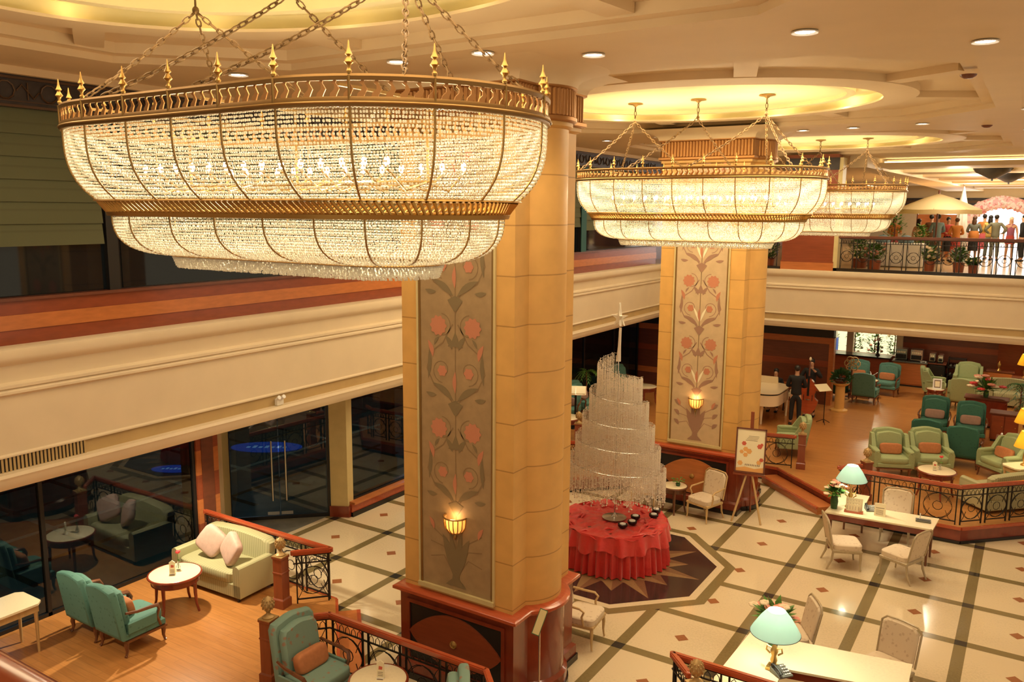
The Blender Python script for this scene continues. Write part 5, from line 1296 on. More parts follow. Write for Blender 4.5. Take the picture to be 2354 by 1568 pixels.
def person(loc, rz, h, label, top, bottom, hair='hair_black', skin='skin', skirt_len=None, arms='front', long_hair=False, seated=False, sleeves=True, group=None, bare_legs=False, hat=None, name='person'):
    t = thing(name, label, 'person', loc, rz, group); k = h/1.75
    def P(x, y, z, r): return (x*k, y*k, z*k, r*k*1.12)
    dz = -.42 if seated else 0
    pel = P(0, 0, .95+dz, .115); wa = P(0, 0, 1.08+dz, .105); ch = P(0, 0, 1.28+dz, .125); nb = P(0, 0, 1.44+dz, .062); nk = P(0, -.01, 1.50+dz, .05); hd = P(0, -.02, 1.60+dz, .075); tp = P(0, -.01, 1.68+dz, .068)
    body = [[pel, wa, ch, nb, nk, hd, tp], [hd, P(0, -.095, 1.595+dz, .018)]]
    shirt = [[P(0, 0, .84+dz, .142), P(0, 0, .95+dz, .146), P(0, 0, 1.08+dz, .128), P(0, 0, 1.28+dz, .150), P(0, .0, 1.40+dz, .105), P(0, 0, 1.455+dz, .072)]]; pants = [[P(0, 0, .98+dz, .110), P(0, 0, .90+dz, .120)]]
    for s in (-1, 1):
        sh = P(s*.17, 0, 1.40+dz, .055)
        if arms == 'down': el, wr, hn = P(s*.24, .02, 1.13+dz, .042), P(s*.25, -.04, .90+dz, .030), P(s*.25, -.06, .83+dz, .030)
        elif arms == 'hip': el, wr, hn = P(s*.36, .04, 1.16+dz, .042), P(s*.22, -.06, 1.03+dz, .030), P(s*.17, -.09, 1.02+dz, .028)
        elif arms == 'up': el, wr, hn = P(s*.27, -.10, 1.22+dz, .042), P(s*.12, -.26, 1.40+dz, .030), P(s*.09, -.28, 1.46+dz, .028)
        elif arms == 'bass': el, wr, hn = (P(s*.30, -.08, 1.2+dz, .042), P(s*.14, -.30, 1.42+dz, .03), P(s*.10, -.33, 1.46+dz, .028)) if s > 0 else (P(s*.30, -.06, 1.14+dz, .042), P(s*.10, -.32, 1.02+dz, .03), P(s*.06, -.34, .98+dz, .028))
        else: el, wr, hn = P(s*.25, -.02, 1.13+dz, .042), P(s*.13, -.24, 1.10+dz, .030), P(s*.09, -.29, 1.11+dz, .028)
        body.append([ch, sh, el, wr, hn])
        d = Vector((hn[0]-wr[0], hn[1]-wr[1], hn[2]-wr[2])).normalized(); sd = d.cross(Vector((0, 0, 1))); sd = sd.normalized() if sd.length > .1 else Vector((1, 0, 0))
        for f in range(4):               # four fingers and a thumb, slightly curled
            o = Vector(hn[:3])+sd*(f-1.5)*.018*k+d*.03*k; e = o+d*(.045+.01*(1.5-abs(f-1.5)))*k+Vector((0, 0, -.012*k))
            body.append([hn, (*o, .009*k), (*e, .008*k)])
        o = Vector(wr[:3]).lerp(Vector(hn[:3]), .5)-sd*.03*k*s; body.append([hn, (*o, .010*k), (*(o-sd*.015*k*s+d*.035*k), .008*k)])
        g_ = 1.18
        if sleeves: shirt.append([P(0, .0, 1.40+dz, .105), (sh[0], sh[1], sh[2], sh[3]*1.3), (el[0], el[1], el[2], el[3]*1.35), (wr[0], wr[1], wr[2], wr[3]*1.35)])
        else: shirt.append([P(0, .0, 1.40+dz, .105), (sh[0], sh[1], sh[2], sh[3]*1.2)])
        if seated: hp, kn, an, ft = P(s*.09, -.02, .94+dz, .085), P(s*.12, -.42, .95+dz, .06), P(s*.12, -.42, .51+dz, .042), P(s*.13, -.52, .46+dz, .035)
        else: hp, kn, an, ft = P(s*.09, 0, .86, .085), P(s*.10, -.02, .49, .058), P(s*.11, .02, .09, .040), P(s*.12, -.10, .035, .036)
        body.append([pel, hp, kn, an, ft]); pants.append([P(0, 0, .90+dz, .120), (hp[0], hp[1], hp[2], .125*k), (kn[0], kn[1], kn[2], .092*k), (an[0], an[1], an[2]+.02, .072*k)])
    skin_obj('body', body, skin, t)
    skin_obj('shirt', shirt, top, t)
    if skirt_len is None: skin_obj('trousers', pants, bottom, t)
    else:
        a = MB(); z0 = (.98-skirt_len)*k; a.mat(bottom).lathe([(.125*k, 1.02*k), (.155*k, .93*k), (.17*k, .80*k), (.19*k, z0), (.175*k, z0)], n=20, sy=.8); a.build('skirt', t)
    a = MB(); a.mat(hair); c = (0, .012*k, (1.655+dz)*k)
    a.ell((0, .022*k, (1.665+dz)*k), (.086*k, .092*k, .088*k), 12, 8)
    if long_hair: a.ell((0, .06*k, (1.52+dz)*k), (.09*k, .05*k, .17*k), 10, 7)
    a.build('hair', t)
    a = MB(); a.mat('hair_black')
    for s in (-1, 1): a.ell((s*.03*k, -.093*k, (1.615+dz)*k), (.010*k, .006*k, .006*k), 6, 4)
    a.mat('cloth_red').ell((0, -.088*k, (1.555+dz)*k), (.022*k, .007*k, .006*k), 6, 4); a.build('eyes_and_mouth', t)
    for s in (-1, 1):
        a = MB(); a.mat('cloth_black').bevbox(-.045*k, -.13*k, 0, .045*k, .10*k, .06*k, .02)
        o = a.build('shoe', t); o.location = ((s*.12*k, -.44*k, 0) if seated else (s*.12*k, -.02*k, 0))
    return t
ZF = .35
def facecam(x, y): return face(-x, -y)
person((-6.70, 26.15, ZF), face(.1, -1), 1.72, 'musician in black seated at the white grand piano', 'cloth_black', 'cloth_black', seated=True)
person((-5.66, 24.45, ZF), face(-.2, 1), 1.78, 'person in a black suit standing with back turned beside the grand piano', 'cloth_black', 'cloth_black', arms='front')
person((-5.55, 25.75, ZF), face(.1, -1), 1.80, 'musician in black standing behind the reddish double bass', 'cloth_black', 'cloth_black', arms='bass')
a = MB(); a.mat('black'); a.bevbox(-.35, -.18, .44, .35, .18, .50, .015); [a.box(x-.02, y-.02, 0, x+.02, y+.02, .45) for x in (-.3, .3) for y in (-.13, .13)]
o = a.build('piano_bench'); o.location = (-6.70, 26.20, ZF); tag(o, 'black bench under the pianist', 'bench')
# grand piano
t = thing('grand_piano', 'white grand piano partly hidden behind the farther column', 'piano', (-6.75, 24.75, ZF), radians(180))
# keyboard on local -Y, tail towards +Y
out = [(-.74, -.75), (.74, -.75), (.74, .05), (.66, .42), (.42, .74), (.12, .96), (-.18, 1.08), (-.48, 1.06), (-.70, .88), (-.74, .6)]
def smoothp(p, n=2):
    for _ in range(n): p = [q for i in range(len(p)) for q in ((p[i][0]*.75+p[(i+1) % len(p)][0]*.25, p[i][1]*.75+p[(i+1) % len(p)][1]*.25), (p[i][0]*.25+p[(i+1) % len(p)][0]*.75, p[i][1]*.25+p[(i+1) % len(p)][1]*.75))]
    return p
o2 = smoothp(out); a = MB(); a.mat('white_lacquer').prism(o2, .60, .92); a.build('case', t)
a = MB(); a.mat('white_lacquer').prism([(p[0]*1.02, p[1]*1.02) for p in o2], .965, .99); a.mat('black').prism([(p[0]*.97, p[1]*.97) for p in o2], .92, .965); a.build('lid', t)
a = MB(); a.mat('white_lacquer').box(-.74, -.98, .60, .74, -.72, .68); a.box(-.74, -.98, .68, -.66, -.72, .80); a.box(.66, -.98, .68, .74, -.72, .80); a.mat('paper').box(-.64, -.96, .68, .64, -.80, .70); a.mat('black'); [a.box(-.62+.0355*i, -.90, .70, -.607+.0355*i, -.80, .715) for i in range(35) if i % 7 not in (2, 6)]; a.build('keyboard', t, smooth=False)
a = MB(); a.M = T((0, -.55, .99), 0, -.25); a.mat('white_lacquer').box(-.35, -.01, 0, .35, .01, .22); a.build('music_desk', t, smooth=False)
for x, y in ((-.6, -.65), (.6, -.65), (-.25, .8)): a = MB(); a.mat('white_lacquer').lathe([(.03, 0), (.035, .05), (.03, .08), (.055, .5), (.07, .6)], (x, y, 0), 12); a.build('leg', t)
# double bass
t = thing('double_bass', 'reddish double bass held upright beside the piano', 'double bass', (-5.50, 25.30, ZF), face(.1, -1))
prof = []
for i in range(25):
    u = i/24; z = .20+1.05*u; w_ = .30*sin(pi*min(1, u*1.15)**.9)**.7 if u < .45 else .0
    w_ = .315*abs(sin(pi*u*.98+.05))**.45*(1-.22*u)-(.10 if .45 < u < .62 else .05 if .38 < u < .70 else 0); prof.append((max(.05, w_), z))
bo = [(p[0], p[1]) for p in prof]+[(-p[0], p[1]) for p in reversed(prof)]
a = MB(); a.mat('mahogany_rail').prism_y(bo, -.09, .09); a.mat('black').box(-.03, -.12, .75, .03, -.10, 1.35); [a.box(s*.12-.008, -.094, .60, s*.12+.008, -.09, .78) for s in (-1, 1)]; a.mat('steel').box(-.06, -.12, .62, .06, -.10, .65); a.build('body', t)
a = MB(); a.mat('brown_wood').tube([(0, -.06, 1.2), (0, -.05, 1.70), (0, -.02, 1.78)], .025, 8); a.mat('paper').ell((0, .0, 1.85), (.035, .05, .06), 10, 7); a.build('neck', t)
a = MB(); a.mat('steel').cyl((0, 0, 0), (0, 0, .22), .008, n=6); a.build('end_pin', t)
t = thing('music_stand', 'black music stand with a pale sheet right of the double bass', 'music stand', (-4.98, 25.10, ZF), .9)
a = MB(); a.mat('black_iron').cyl((0, 0, .02), (0, 0, .98), .012, n=6); [a.tube([(0, 0, .12), (.22*cos(k*2.1), .22*sin(k*2.1), .01)], .010, 5) for k in range(3)]; a.build('stand', t)
a = MB(); a.M = T((0, 0, .98), 0, -1.0); a.mat('paper').box(-.22, -.01, -.02, .22, .0, .28); a.build('sheet', t, smooth=False)

# ================================================================== BACK LOUNGE
GT = 'teal armchairs in the back lounge'; GG = 'light green armchairs in the back lounge'
tb = bergere('teal_dark', 'dark teal armchair with its back turned, the right one behind the green pair', (-1.20, 22.75, ZF), face(.0, 1), GT, h=1.08, w_=.76)
dup(tb, (-2.02, 23.05, ZF), face(.0, 1), 'dark teal armchair with its back turned, the left one behind the green pair')
def D(src, x, y, f, lab, cush=None, cl=None, g=None):
    rz = face(*f); dup(src, (x, y, ZF), rz, lab, g)
    if cush: pillow('cushion', cush, cl, on_chair((x, y, ZF), rz, 0, .06, .615), rz, (.50, .14, .26), -.22, group='cushions on the back lounge chairs')
D(tb, -2.10, 25.40, (.05, -1), 'teal armchair with a mauve cushion, left of the facing pair in the right lounge', 'mauve_cushion', 'mauve cushion on the left one of the facing teal chairs')
D(tb, -1.20, 25.15, (.05, -1), 'teal armchair with a mauve cushion, right of the facing pair in the right lounge', 'mauve_cushion', 'mauve cushion on the right one of the facing teal chairs')
tf = bergere('teal_fabric', 'bright teal armchair by the bar with an orange cushion, the left one', (-5.00, 30.55, ZF), face(.15, -1), GT, w_=.76)
pillow('cushion', 'orange_cushion', 'orange cushion on the left teal chair by the bar', on_chair((-5.0, 30.55, ZF), face(.15, -1), 0, .06, .615), face(.15, -1), (.46, .14, .24), -.22)
D(tf, -4.08, 30.45, (-.1, -1), 'bright teal armchair by the bar with an orange cushion, the right one', 'orange_cushion', 'orange cushion on the right teal chair by the bar')
D(tf, -4.45, 28.75, (.05, 1), 'teal armchair with its back turned in front of the bar group')
D(tb, -5.44, 28.85, (.5, .9), 'dark teal armchair behind the planter pedestal')
gs = bergere('light_green', 'light green upholstered armchair with orange cushion, left of the pair behind the railing', (-2.58, 20.95, ZF), face(.40, -.92), GG, w_=.78, arms='soft')
rz = face(.40, -.92); pillow('cushion', 'orange_cushion', 'orange cushion on the left light green chair behind the railing', on_chair((-2.58, 20.95, ZF), rz, 0, .06, .615), rz, (.50, .14, .26), -.22)
D(gs, -1.80, 21.52, (.40, -.92), 'light green upholstered armchair with orange cushion, right of the pair behind the railing', 'orange_cushion', 'orange cushion on the right light green chair behind the railing')
D(gs, -.34, 22.05, (-.7, -.7), 'light green armchair with orange cushion near the right frame edge', 'orange_cushion', 'orange cushion on the light green chair at the right frame edge')
D(gs, -2.62, 30.9, (1, .05), 'light green armchair seen from the side at the far right group')
D(gs, -1.62, 29.55, (.2, 1), 'light green armchair with its back turned in the far right group')
D(gs, -1.75, 32.3, (0, -1), 'light green armchair against the far wall right of the bar')
D(gs, -5.02, 21.35, (-1, -.35), 'light green armchair behind the newel post right of the easel')
loveseat((-.12, 20.04, ZF), face(-1, 1), 'long green striped sofa with its back to the right railing', W=1.8)
lv = loveseat((-.45, 30.9, ZF), face(.1, -1), 'small green striped sofa in the far right group', 'green_stripe', 1.3)
round_table((-1.50, 19.80, ZF), .40, .60, 'round marble table with a red flower inside the right railing')
bud_vase((-1.44, 19.86, ZF+.60), 'little vase with a red flower on the table inside the right railing')
menu_holder((-1.54, 19.76, ZF+.60), .2, 'small menu card on the table inside the right railing', .2)
round_table((-4.55, 29.65, ZF), .34, .60, 'small round table between the teal chairs by the bar')
round_table((-2.45, 29.2, ZF), .28, .62, 'small white-topped table with ornaments left of the green chairs')
console((.14, 21.30, ZF), .9, .5, .60, 'cream-topped side table at the right frame edge', .78)
round_table((-10.45, 19.2, ZF), .42, .66, 'white round table seen left of the crystal tree'); round_table((-10.35, 24.3, ZF), .42, .62, 'white round table in the dark lounge beside the farther column')
D(tf, -11.35, 20.95, (.3, -1), 'dim teal armchair under the window left of the crystal tree, nearer one'); D(tf, -11.30, 22.0, (1, 0), 'dim teal armchair under the window left of the crystal tree, middle one'); D(tf, -11.40, 25.2, (1, -.2), 'dim teal armchair under the window, farthest one')
for (x, y, lb) in ((-11.35, 20.95, 'nearer'), (-11.30, 22.0, 'middle')): rz = face(.3, -1) if lb == 'nearer' else face(1, 0); pillow('cushion', 'mauve_cushion', 'mauve cushion on the %s dim teal chair under the window' % lb, on_chair((x, y, ZF), rz, 0, .06, .615), rz, (.48, .14, .26), -.22)
t = thing('menu_lectern', 'lectern with an open menu seen left of the crystal tree', 'lectern', (-10.85, 20.55, ZF), face(.5, -1))
a = MB(); a.mat('black_iron').cyl((0, 0, .02), (0, 0, 1.05), .03, n=8); a.lathe([(0, 0), (.2, 0), (.18, .03), (.03, .05)], n=18); a.build('stand', t)
a = MB(); a.M = T((0, 0, 1.06), 0, -1.05); a.mat('tan_wood').box(-.30, -.02, -.16, .30, 0, .22); a.mat('paper').box(-.27, -.035, -.12, -.01, -.02, .20); a.box(.01, -.035, -.12, .27, -.02, .20); a.build('open_menu', t, smooth=False)
def palm(loc, label, h, r, seed=1, pot=.3, mat='leaf', n=16):
    rnd = random.Random(seed); t = thing('potted_palm', label, 'plant', loc)
    a = MB(); a.mat('newel_wood').lathe([(0, 0), (pot*.35, 0), (pot*.5, pot), (pot*.45, pot), (0, pot*.95)], n=16); a.build('pot', t)
    a = MB(); a.mat('brown_wood').tube([(0, 0, pot*.9), (.01, .01, h*.5), (0, 0, h)], .025, 6); a.build('trunk', t)
    a = MB(); a.mat(mat)
    for i in range(n):
        an = 2*pi*i/n+rnd.uniform(-.2, .2); up_ = rnd.uniform(.1, .9); L = r*rnd.uniform(.8, 1.1); P = [Vector((cos(an)*L*u, sin(an)*L*u, h+L*up_*u-L*.9*u*u)) for u in [k/6 for k in range(7)]]
        sd = Vector((-sin(an), cos(an), 0))
        for k in range(1, 7):
            for s in (-1, 1):
                b0 = P[k]; l_ = L*.30*(1-.5*k/6); tip = b0+sd*s*l_+(P[k]-P[k-1])*1.2+Vector((0, 0, -.3*l_)); w2 = (P[k]-P[k-1])*.30
                a.add([tuple(b0-w2), tuple(b0+w2), tuple(tip)], [(0, 1, 2)])
        a.tube([tuple(p) for p in P], .006, 3)
    a.build('fronds', t); return t
palm((-11.75, 22.95, ZF), 'bright green potted palm in the dark lounge left of the crystal tree', 1.15, .42, 1)
palm((.15, 26.9, ZF), 'dark green potted palm under the yellow lamps at the right edge', .95, .55, 2, mat='leaf_dark')
palm((-.12, 29.3, ZF), 'dark green potted palm behind the second yellow lamp', .95, .5, 3, mat='leaf_dark')
# consoles, cabinets, pedestal, sculpture, bar
def cabinet(loc, W, Dp, H, label, mat='mahogany', name='cabinet', rz=0, doors=2, top='brown_wood'):
    t = thing(name, label, 'cabinet', loc, rz)
    a = MB(); a.mat(mat).box(-W/2+.02, -Dp/2+.02, .06, W/2-.02, Dp/2-.02, H-.04); a.mat('black').box(-W/2+.05, -Dp/2+.05, 0, W/2-.05, Dp/2-.05, .06); a.build('body', t, smooth=False)
    a = MB(); a.mat(top).bevbox(-W/2-.02, -Dp/2-.02, H-.04, W/2+.02, Dp/2+.02, H, .01); a.build('top', t)
    for i in range(doors):
        x0 = -W/2+.04+(W-.08)*i/doors; x1 = -W/2+.04+(W-.08)*(i+1)/doors
        a = MB(); a.mat(mat).bevbox(x0+.01, -Dp/2-.005, .10, x1-.01, -Dp/2+.02, H-.08, .008); d = a.build('door', t)
        a = MB(); a.mat('gold').ell((x1-.05, -Dp/2-.02, H*.55), (.015, .015, .015), 6, 5); a.build('knob', d)
    return t
cabinet((-.95, 27.45, ZF), 1.1, .55, .86, 'dark wood console carrying a large flower arrangement in the right lounge')
bouquet((-.98, 27.45, ZF+.86), 'large orange and white flower arrangement on the dark console in the right lounge', .50, 8, .20, ('petal_red', 'petal_cream', 'petal_pink'))
cabinet((-.42, 25.9, ZF), .70, .5, .80, 'reddish brown cabinet at the right edge beside the facing teal chairs', 'red_wood')
cabinet((-.15, 23.9, ZF), .75, .6, .55, 'low dark cabinet with white ornaments at the right edge', 'black')
for i in range(4):
    a = MB(); a.mat('white_cap').lathe([(0, 0), (.035, 0), (.04, .04), (.018, .09), (.028, .13), (.0, .17)], n=10); o = a.build('ornament'); o.location = (-.42+.13*i, 23.75+.05*(i % 2), ZF+.55)
    tag(o, 'small white ornament on the low dark cabinet, %s from the left' % ('first', 'second', 'third', 'fourth')[i], 'ornament', 'white ornaments')
def table_lamp(loc, label, sc=1.0):
    t = thing('table_lamp', label, 'lamp', loc)
    a = MB(); a.mat('gold').lathe([(0, 0), (.09, 0), (.08, .03), (.03, .06), (.06, .16), (.05, .26), (.015, .32), (.012, .50)], n=14); a.build('base', t)
    a = MB(); a.mat('shade_yellow').lathe([(.25, .42), (.13, .78), (.125, .78), (.245, .42)], n=24); a.build('shade', t)
    a = MB(); a.mat('bulb').ell((0, 0, .56), (.03, .03, .04), 8, 6); a.build('bulb', t)
    light('lamp', 'POINT', (0, 0, .58), 12, (1, .82, .45), .05, parent=t); return t
table_lamp((.12, 21.28, ZF+.60), 'yellow-shaded table lamp at the right frame edge, nearest of three')
table_lamp((.06, 24.0, ZF+.56), 'yellow-shaded table lamp at the right frame edge, middle of three')
cabinet((-.08, 31.9, ZF), .7, .45, .80, 'wooden side cabinet under the farthest yellow lamp', 'red_wood')
table_lamp((-.08, 31.9, ZF+.80), 'yellow-shaded table lamp at the right frame edge, farthest of three')
a = MB(); a.mat('gold').lathe([(0, 0), (.08, 0), (.06, .03), (.02, .08), (.05, .16), (.06, .22), (.02, .30), (0, .34)], n=12); o = a.build('figurine'); o.location = (-.85, 32.5, ZF+.86); tag(o, 'small gilt figurine on the cabinet against the far right wall', 'figurine')
cabinet((-.80, 32.5, ZF), .8, .4, .86, 'slim wooden cabinet against the far right wall', 'orange_wood', doors=1)
t = thing('picture_frame', 'white framed sign on the small table left of the green chairs', 'sign', (-2.40, 29.12, ZF+.62), .2)
a = MB(); a.M = T((0, 0, 0), 0, -.2); a.mat('white_cap').box(-.13, -.01, 0, .13, .01, .34); a.mat('ink').box(-.09, -.013, .05, .09, -.01, .29); a.mat('paper').box(-.07, -.015, .08, .07, -.012, .26); a.build('frame', t, smooth=False)
t = thing('planter_pedestal', 'round stone pedestal carrying a dark green bush in front of the teal chairs', 'pedestal', (-4.92, 27.0, ZF))
a = MB(); a.mat('beige_stone_plain').lathe([(0, 0), (.26, 0), (.26, .05), (.15, .09), (.14, .80), (.24, .86), (.26, .90), (0, .90)], n=24); a.build('shaft', t)
t = thing('potted_plant', 'dark green bush in a bowl on the round pedestal', 'plant', (-4.92, 27.0, ZF+.90))
a = MB(); a.mat('brown_wood').lathe([(0, 0), (.15, 0), (.24, .10), (.20, .10)], n=18); a.build('bowl', t)
a = MB(); a.mat('leaf_dark'); rnd = random.Random(6)
for i in range(260):
    an = rnd.uniform(0, 6.28); el = rnd.uniform(-.2, 1.5); d = Vector((cos(an)*cos(el), sin(an)*cos(el), sin(el)))*rnd.uniform(.18, .33); s = d.orthogonal().normalized()*.035; a.add([tuple(d*.8+Vector((0, 0, .12))), tuple(d+s+Vector((0, 0, .12))), tuple(d*1.25+Vector((0, 0, .12))), tuple(d-s+Vector((0, 0, .12)))], [(0, 1, 2, 3)])
a.build('foliage', t)
t = thing('ring_sculpture', 'brown knotted ring sculpture on a stand beside the teal chairs by the bar', 'sculpture', (-5.02, 29.35, ZF))
a = MB(); a.mat('brown_wood').cyl((0, 0, 0), (0, 0, .92), .03, n=8); a.lathe([(0, 0), (.16, 0), (.14, .03), (.03, .05)], n=16); a.build('stand', t)
a = MB(); a.mat('tan_wood')
for k in range(6): a.tube([(.14*cos(k*pi/3)+.11*cos(u*pi/6), .02*sin(u+k), 1.14+.14*sin(k*pi/3)+.11*sin(u*pi/6)) for u in range(12)], .018, 6, True)
a.build('knotted_ring', t)
t = thing('bar_counter', 'long dark wood bar counter under the bright window', 'counter', (-5.75, 32.55, ZF))
a = MB(); a.mat('red_wood').box(-1.6, -.25, .08, 1.45, .35, .92); a.mat('black').box(-1.6, -.2, 0, 1.45, .3, .08); a.build('body', t, smooth=False)
a = MB(); a.mat('plinth_black').bevbox(-1.65, -.32, .92, 1.5, .40, .97, .01); a.build('top', t)
cabinet((-3.62, 32.6, ZF), 1.12, .62, .90, 'reddish wood coffee cabinet right of the bar counter', 'orange_wood', doors=1, top='grey_plastic')
cabinet((-2.76, 32.75, ZF), .56, .5, .90, 'dark open cabinet right of the coffee cabinet', 'black', doors=1)
def machine(loc, w_, h, label, kind=0):
    t = thing('coffee_machine', label, 'appliance', loc)
    a = MB(); a.mat('steel').bevbox(-w_/2, -.2, .05, w_/2, .22, h, .015); a.mat('black').box(-w_/2+.02, -.205, .08, w_/2-.02, -.2, h*.55); a.box(-w_/2, -.2, 0, w_/2, .2, .05)
    a.mat('paper'); [a.box(-w_/2+.04+.06*i, -.21, h*.65, -w_/2+.08+.06*i, -.2, h*.8) for i in range(int(w_/.07))]; a.build('body', t)
    a = MB(); a.mat('black'); [a.tube([(x, -.2, h*.5), (x, -.28, h*.48), (x, -.28, h*.36)], .015, 6) for x in (-w_*.25, w_*.25)]; a.build('spout', t); return t
machine((-3.92, 32.62, ZF+.90), .38, .44, 'steel coffee machine at the left end of the coffee cabinet'); machine((-3.42, 32.62, ZF+.90), .38, .44, 'steel coffee machine at the right end of the coffee cabinet')
machine((-2.92, 32.75, ZF+.90), .18, .34, 'slim grinder on the dark cabinet, left one'); machine((-2.66, 32.75, ZF+.90), .16, .30, 'slim grinder on the dark cabinet, right one')
for i in range(5):
    a = MB(); a.mat('white_cap').lathe([(0, 0), (.03, 0), (.045, .05), (.04, .05), (.028, .01)], n=12); o = a.build('cup'); o.location = (-3.12-.07*(i % 3)+(0 if i < 3 else -.95), 32.42+.04*(i % 2), ZF+.90); tag(o, 'small white cup on the coffee cabinet, %s' % ('nearest the right edge', 'second from the right edge', 'third from the right edge', 'left of the left machine', 'leftmost of all cups')[i], 'cup', 'white cups on the coffee cabinet')
t = thing('wine_rack', 'dark tiered shelf rack against the striped wall right of the coffee machines', 'rack', (-2.15, 32.95, ZF))
a = MB(); a.mat('black'); [a.box(-.28, -.2+.1*(k == 0), .15+.30*k, .28, .2, .18+.30*k) for k in range(4)]; [a.box(s*.27-.012, -.18, 0, s*.27+.012, .2, 1.1) for s in (-1, 1)]; a.build('shelves', t, smooth=False)
for k in range(3):
    for i in range(4):
        b = MB(); b.mat('grey_plastic').M = T((-.19+.125*i, -.16, .23+.30*k), 0, pi/2); b.lathe([(0, 0), (.035, 0), (.035, -.22), (.012, -.28), (.012, -.34), (0, -.34)], n=8); o = b.build('bottle'); o.location = (-2.15, 32.95, ZF); tag(o, 'dark bottle lying on the %s shelf of the tiered rack, %s from the left' % (('lowest', 'middle', 'top')[k], ('first', 'second', 'third', 'fourth')[i]), 'bottle', 'bottles in the rack')
# ================================================================== FAR MEZZANINE: GUESTS, PARASOL, FLOWER ARCH
ZM = 4.76
t = thing('parasol', 'large cream parasol over the guests on the far mezzanine', 'umbrella', (-3.15, 32.6, ZM))
a = MB(); a.mat('parasol'); n = 8; vs = [(0, 0, 2.42)]
rings = [(.45, 2.28), (.9, 2.09), (1.35, 1.88)]
for r, z in rings: vs += [(r*cos(2*pi*(i/2)/n)*(1 if i % 2 == 0 else .965), r*sin(2*pi*(i/2)/n)*(1 if i % 2 == 0 else .965), z-(.0 if i % 2 == 0 else .015)) for i in range(2*n)]
vs += [(v[0], v[1], v[2]-.14) for v in vs[-2*n:]]
fs = [(0, 1+i, 1+(i+1) % 16) for i in range(16)]+[(1+16*k+i, 1+16*(k+1)+i, 1+16*(k+1)+(i+1) % 16, 1+16*k+(i+1) % 16) for k in range(3) for i in range(16)]
a.add(vs, fs); a.build('canopy', t)
a = MB(); a.mat('brown_wood').cyl((0, 0, .05), (0, 0, 2.50), .028, n=10); a.ell((0, 0, 2.5), (.04, .04, .05), 8, 6); a.build('pole', t)
for i in range(8): a = MB(); a.mat('tan_wood').tube([(0, 0, 2.38), (1.33*cos(2*pi*i/8), 1.33*sin(2*pi*i/8), 1.89)], .010, 5); a.tube([(0, 0, 1.75), (.75*cos(2*pi*i/8), .75*sin(2*pi*i/8), 2.10)], .008, 4); a.build('rib', t)
a = MB(); a.mat('grey_plastic').lathe([(0, 0), (.3, 0), (.28, .06), (.05, .09)], n=20); a.build('base', t)
t = thing('flower_arch', 'pink blossom arch over the bright far end of the mezzanine', 'arch', (-1.42, 38.6, ZM))
a = MB(); a.mat('blossom'); rnd = random.Random(11); P = []
for i in range(26):
    an = -.25+(pi+.5)*i/25; P.append((1.36*cos(an), 0, .98+1.22*sin(an)))
P = [(P[0][0], 0, 0)]+P+[(P[-1][0], 0, 0)]
a.tube(P, .24, 10)
for i in range(420):
    k = rnd.uniform(0, len(P)-1.001); j = int(k); p = Vector(P[j]).lerp(Vector(P[j+1]), k-j); d = Vector((rnd.gauss(0, 1), rnd.gauss(0, 1), rnd.gauss(0, 1))).normalized()*.23; a.ell(tuple(p+d), (.07, .07, .06), 6, 4)
o = a.build('blossom', t)
t = thing('draped_column', 'white draped pillar left of the blossom arch', 'pillar', (-2.72, 37.0, ZM)); a = MB(); a.mat('cloth_white'); skirt(a, .16, .26, 0, 2.15, 9, .02, 60, 6, 2); a.build('drape', t)
a = MB(); a.mat('cloth_white').lathe([(.17, 2.12), (.10, 2.4), (.03, 2.75), (0, 2.8)], n=16); a.build('pointed_top', t)
GP = 'guests on the far mezzanine'
PP = [(-2.22, 36.4, (.1, 1), 1.66, 'guest with back turned in a grey top, orange waist wrap and black skirt', 'cloth_grey', 'cloth_black', .62, 'front', 'hair_brown', True, True),
      (-1.96, 37.6, (.2, 1), 1.74, 'guest in a yellow-orange blouse and pink skirt beside the arch', 'cloth_orange', 'cloth_pink', .60, 'hip', 'hair_black', False, True),
      (-1.72, 36.9, (.1, 1), 1.70, 'guest with long dark hair in a pale yellow top under the arch', 'cloth_yellow', 'cloth_grey', None, 'front', 'hair_black', True, True),
      (-1.50, 36.3, (.0, 1), 1.72, 'man with back turned in an olive shirt and dark trousers, hands on hips', 'cloth_olive', 'cloth_grey', None, 'hip', 'hair_black', False, True),
      (-1.05, 37.6, (.2, -1), 1.64, 'fair-haired guest in a short plum dress facing the viewer', 'cloth_purple', 'cloth_red', .34, 'down', 'petal_cream', True, False),
      (-.62, 36.3, (-1, .2), 1.74, 'guest in a black suit at the right frame edge', 'cloth_black', 'cloth_black', None, 'down', 'hair_black', False, True),
      (-3.22, 33.7, (-.4, .9), 1.72, 'guest in a grey-blue shirt standing under the parasol', 'cloth_blue', 'cloth_grey', None, 'front', 'hair_black', False, True),
      (-2.98, 34.9, (.4, -.9), 1.62, 'guest in a red patterned blouse under the right side of the parasol', 'cloth_red', 'cloth_black', .60, 'front', 'hair_black', False, True),
      (-2.62, 33.9, (-.3, 1), 1.60, 'guest in an orange-red dress right of the parasol pole', 'cloth_orange', 'cloth_red', .58, 'front', 'hair_brown', False, True),
      (-3.85, 33.9, (.5, 1), 1.56, 'guest in a cream dress with dark hair left of the parasol pole', 'cloth_cream', 'cloth_cream', .60, 'down', 'hair_black', True, False),
      (-4.62, 33.6, (.6, -1), 1.60, 'guest in an orange wrap at the left of the gallery railing', 'cloth_orange', 'cloth_pink', .70, 'front', 'hair_brown', True, True),
      (-3.60, 35.4, (.3, 1), 1.70, 'guest in a brown top behind the cream-dressed guest', 'cloth_brown', 'cloth_grey', None, 'front', 'hair_black', False, True)]
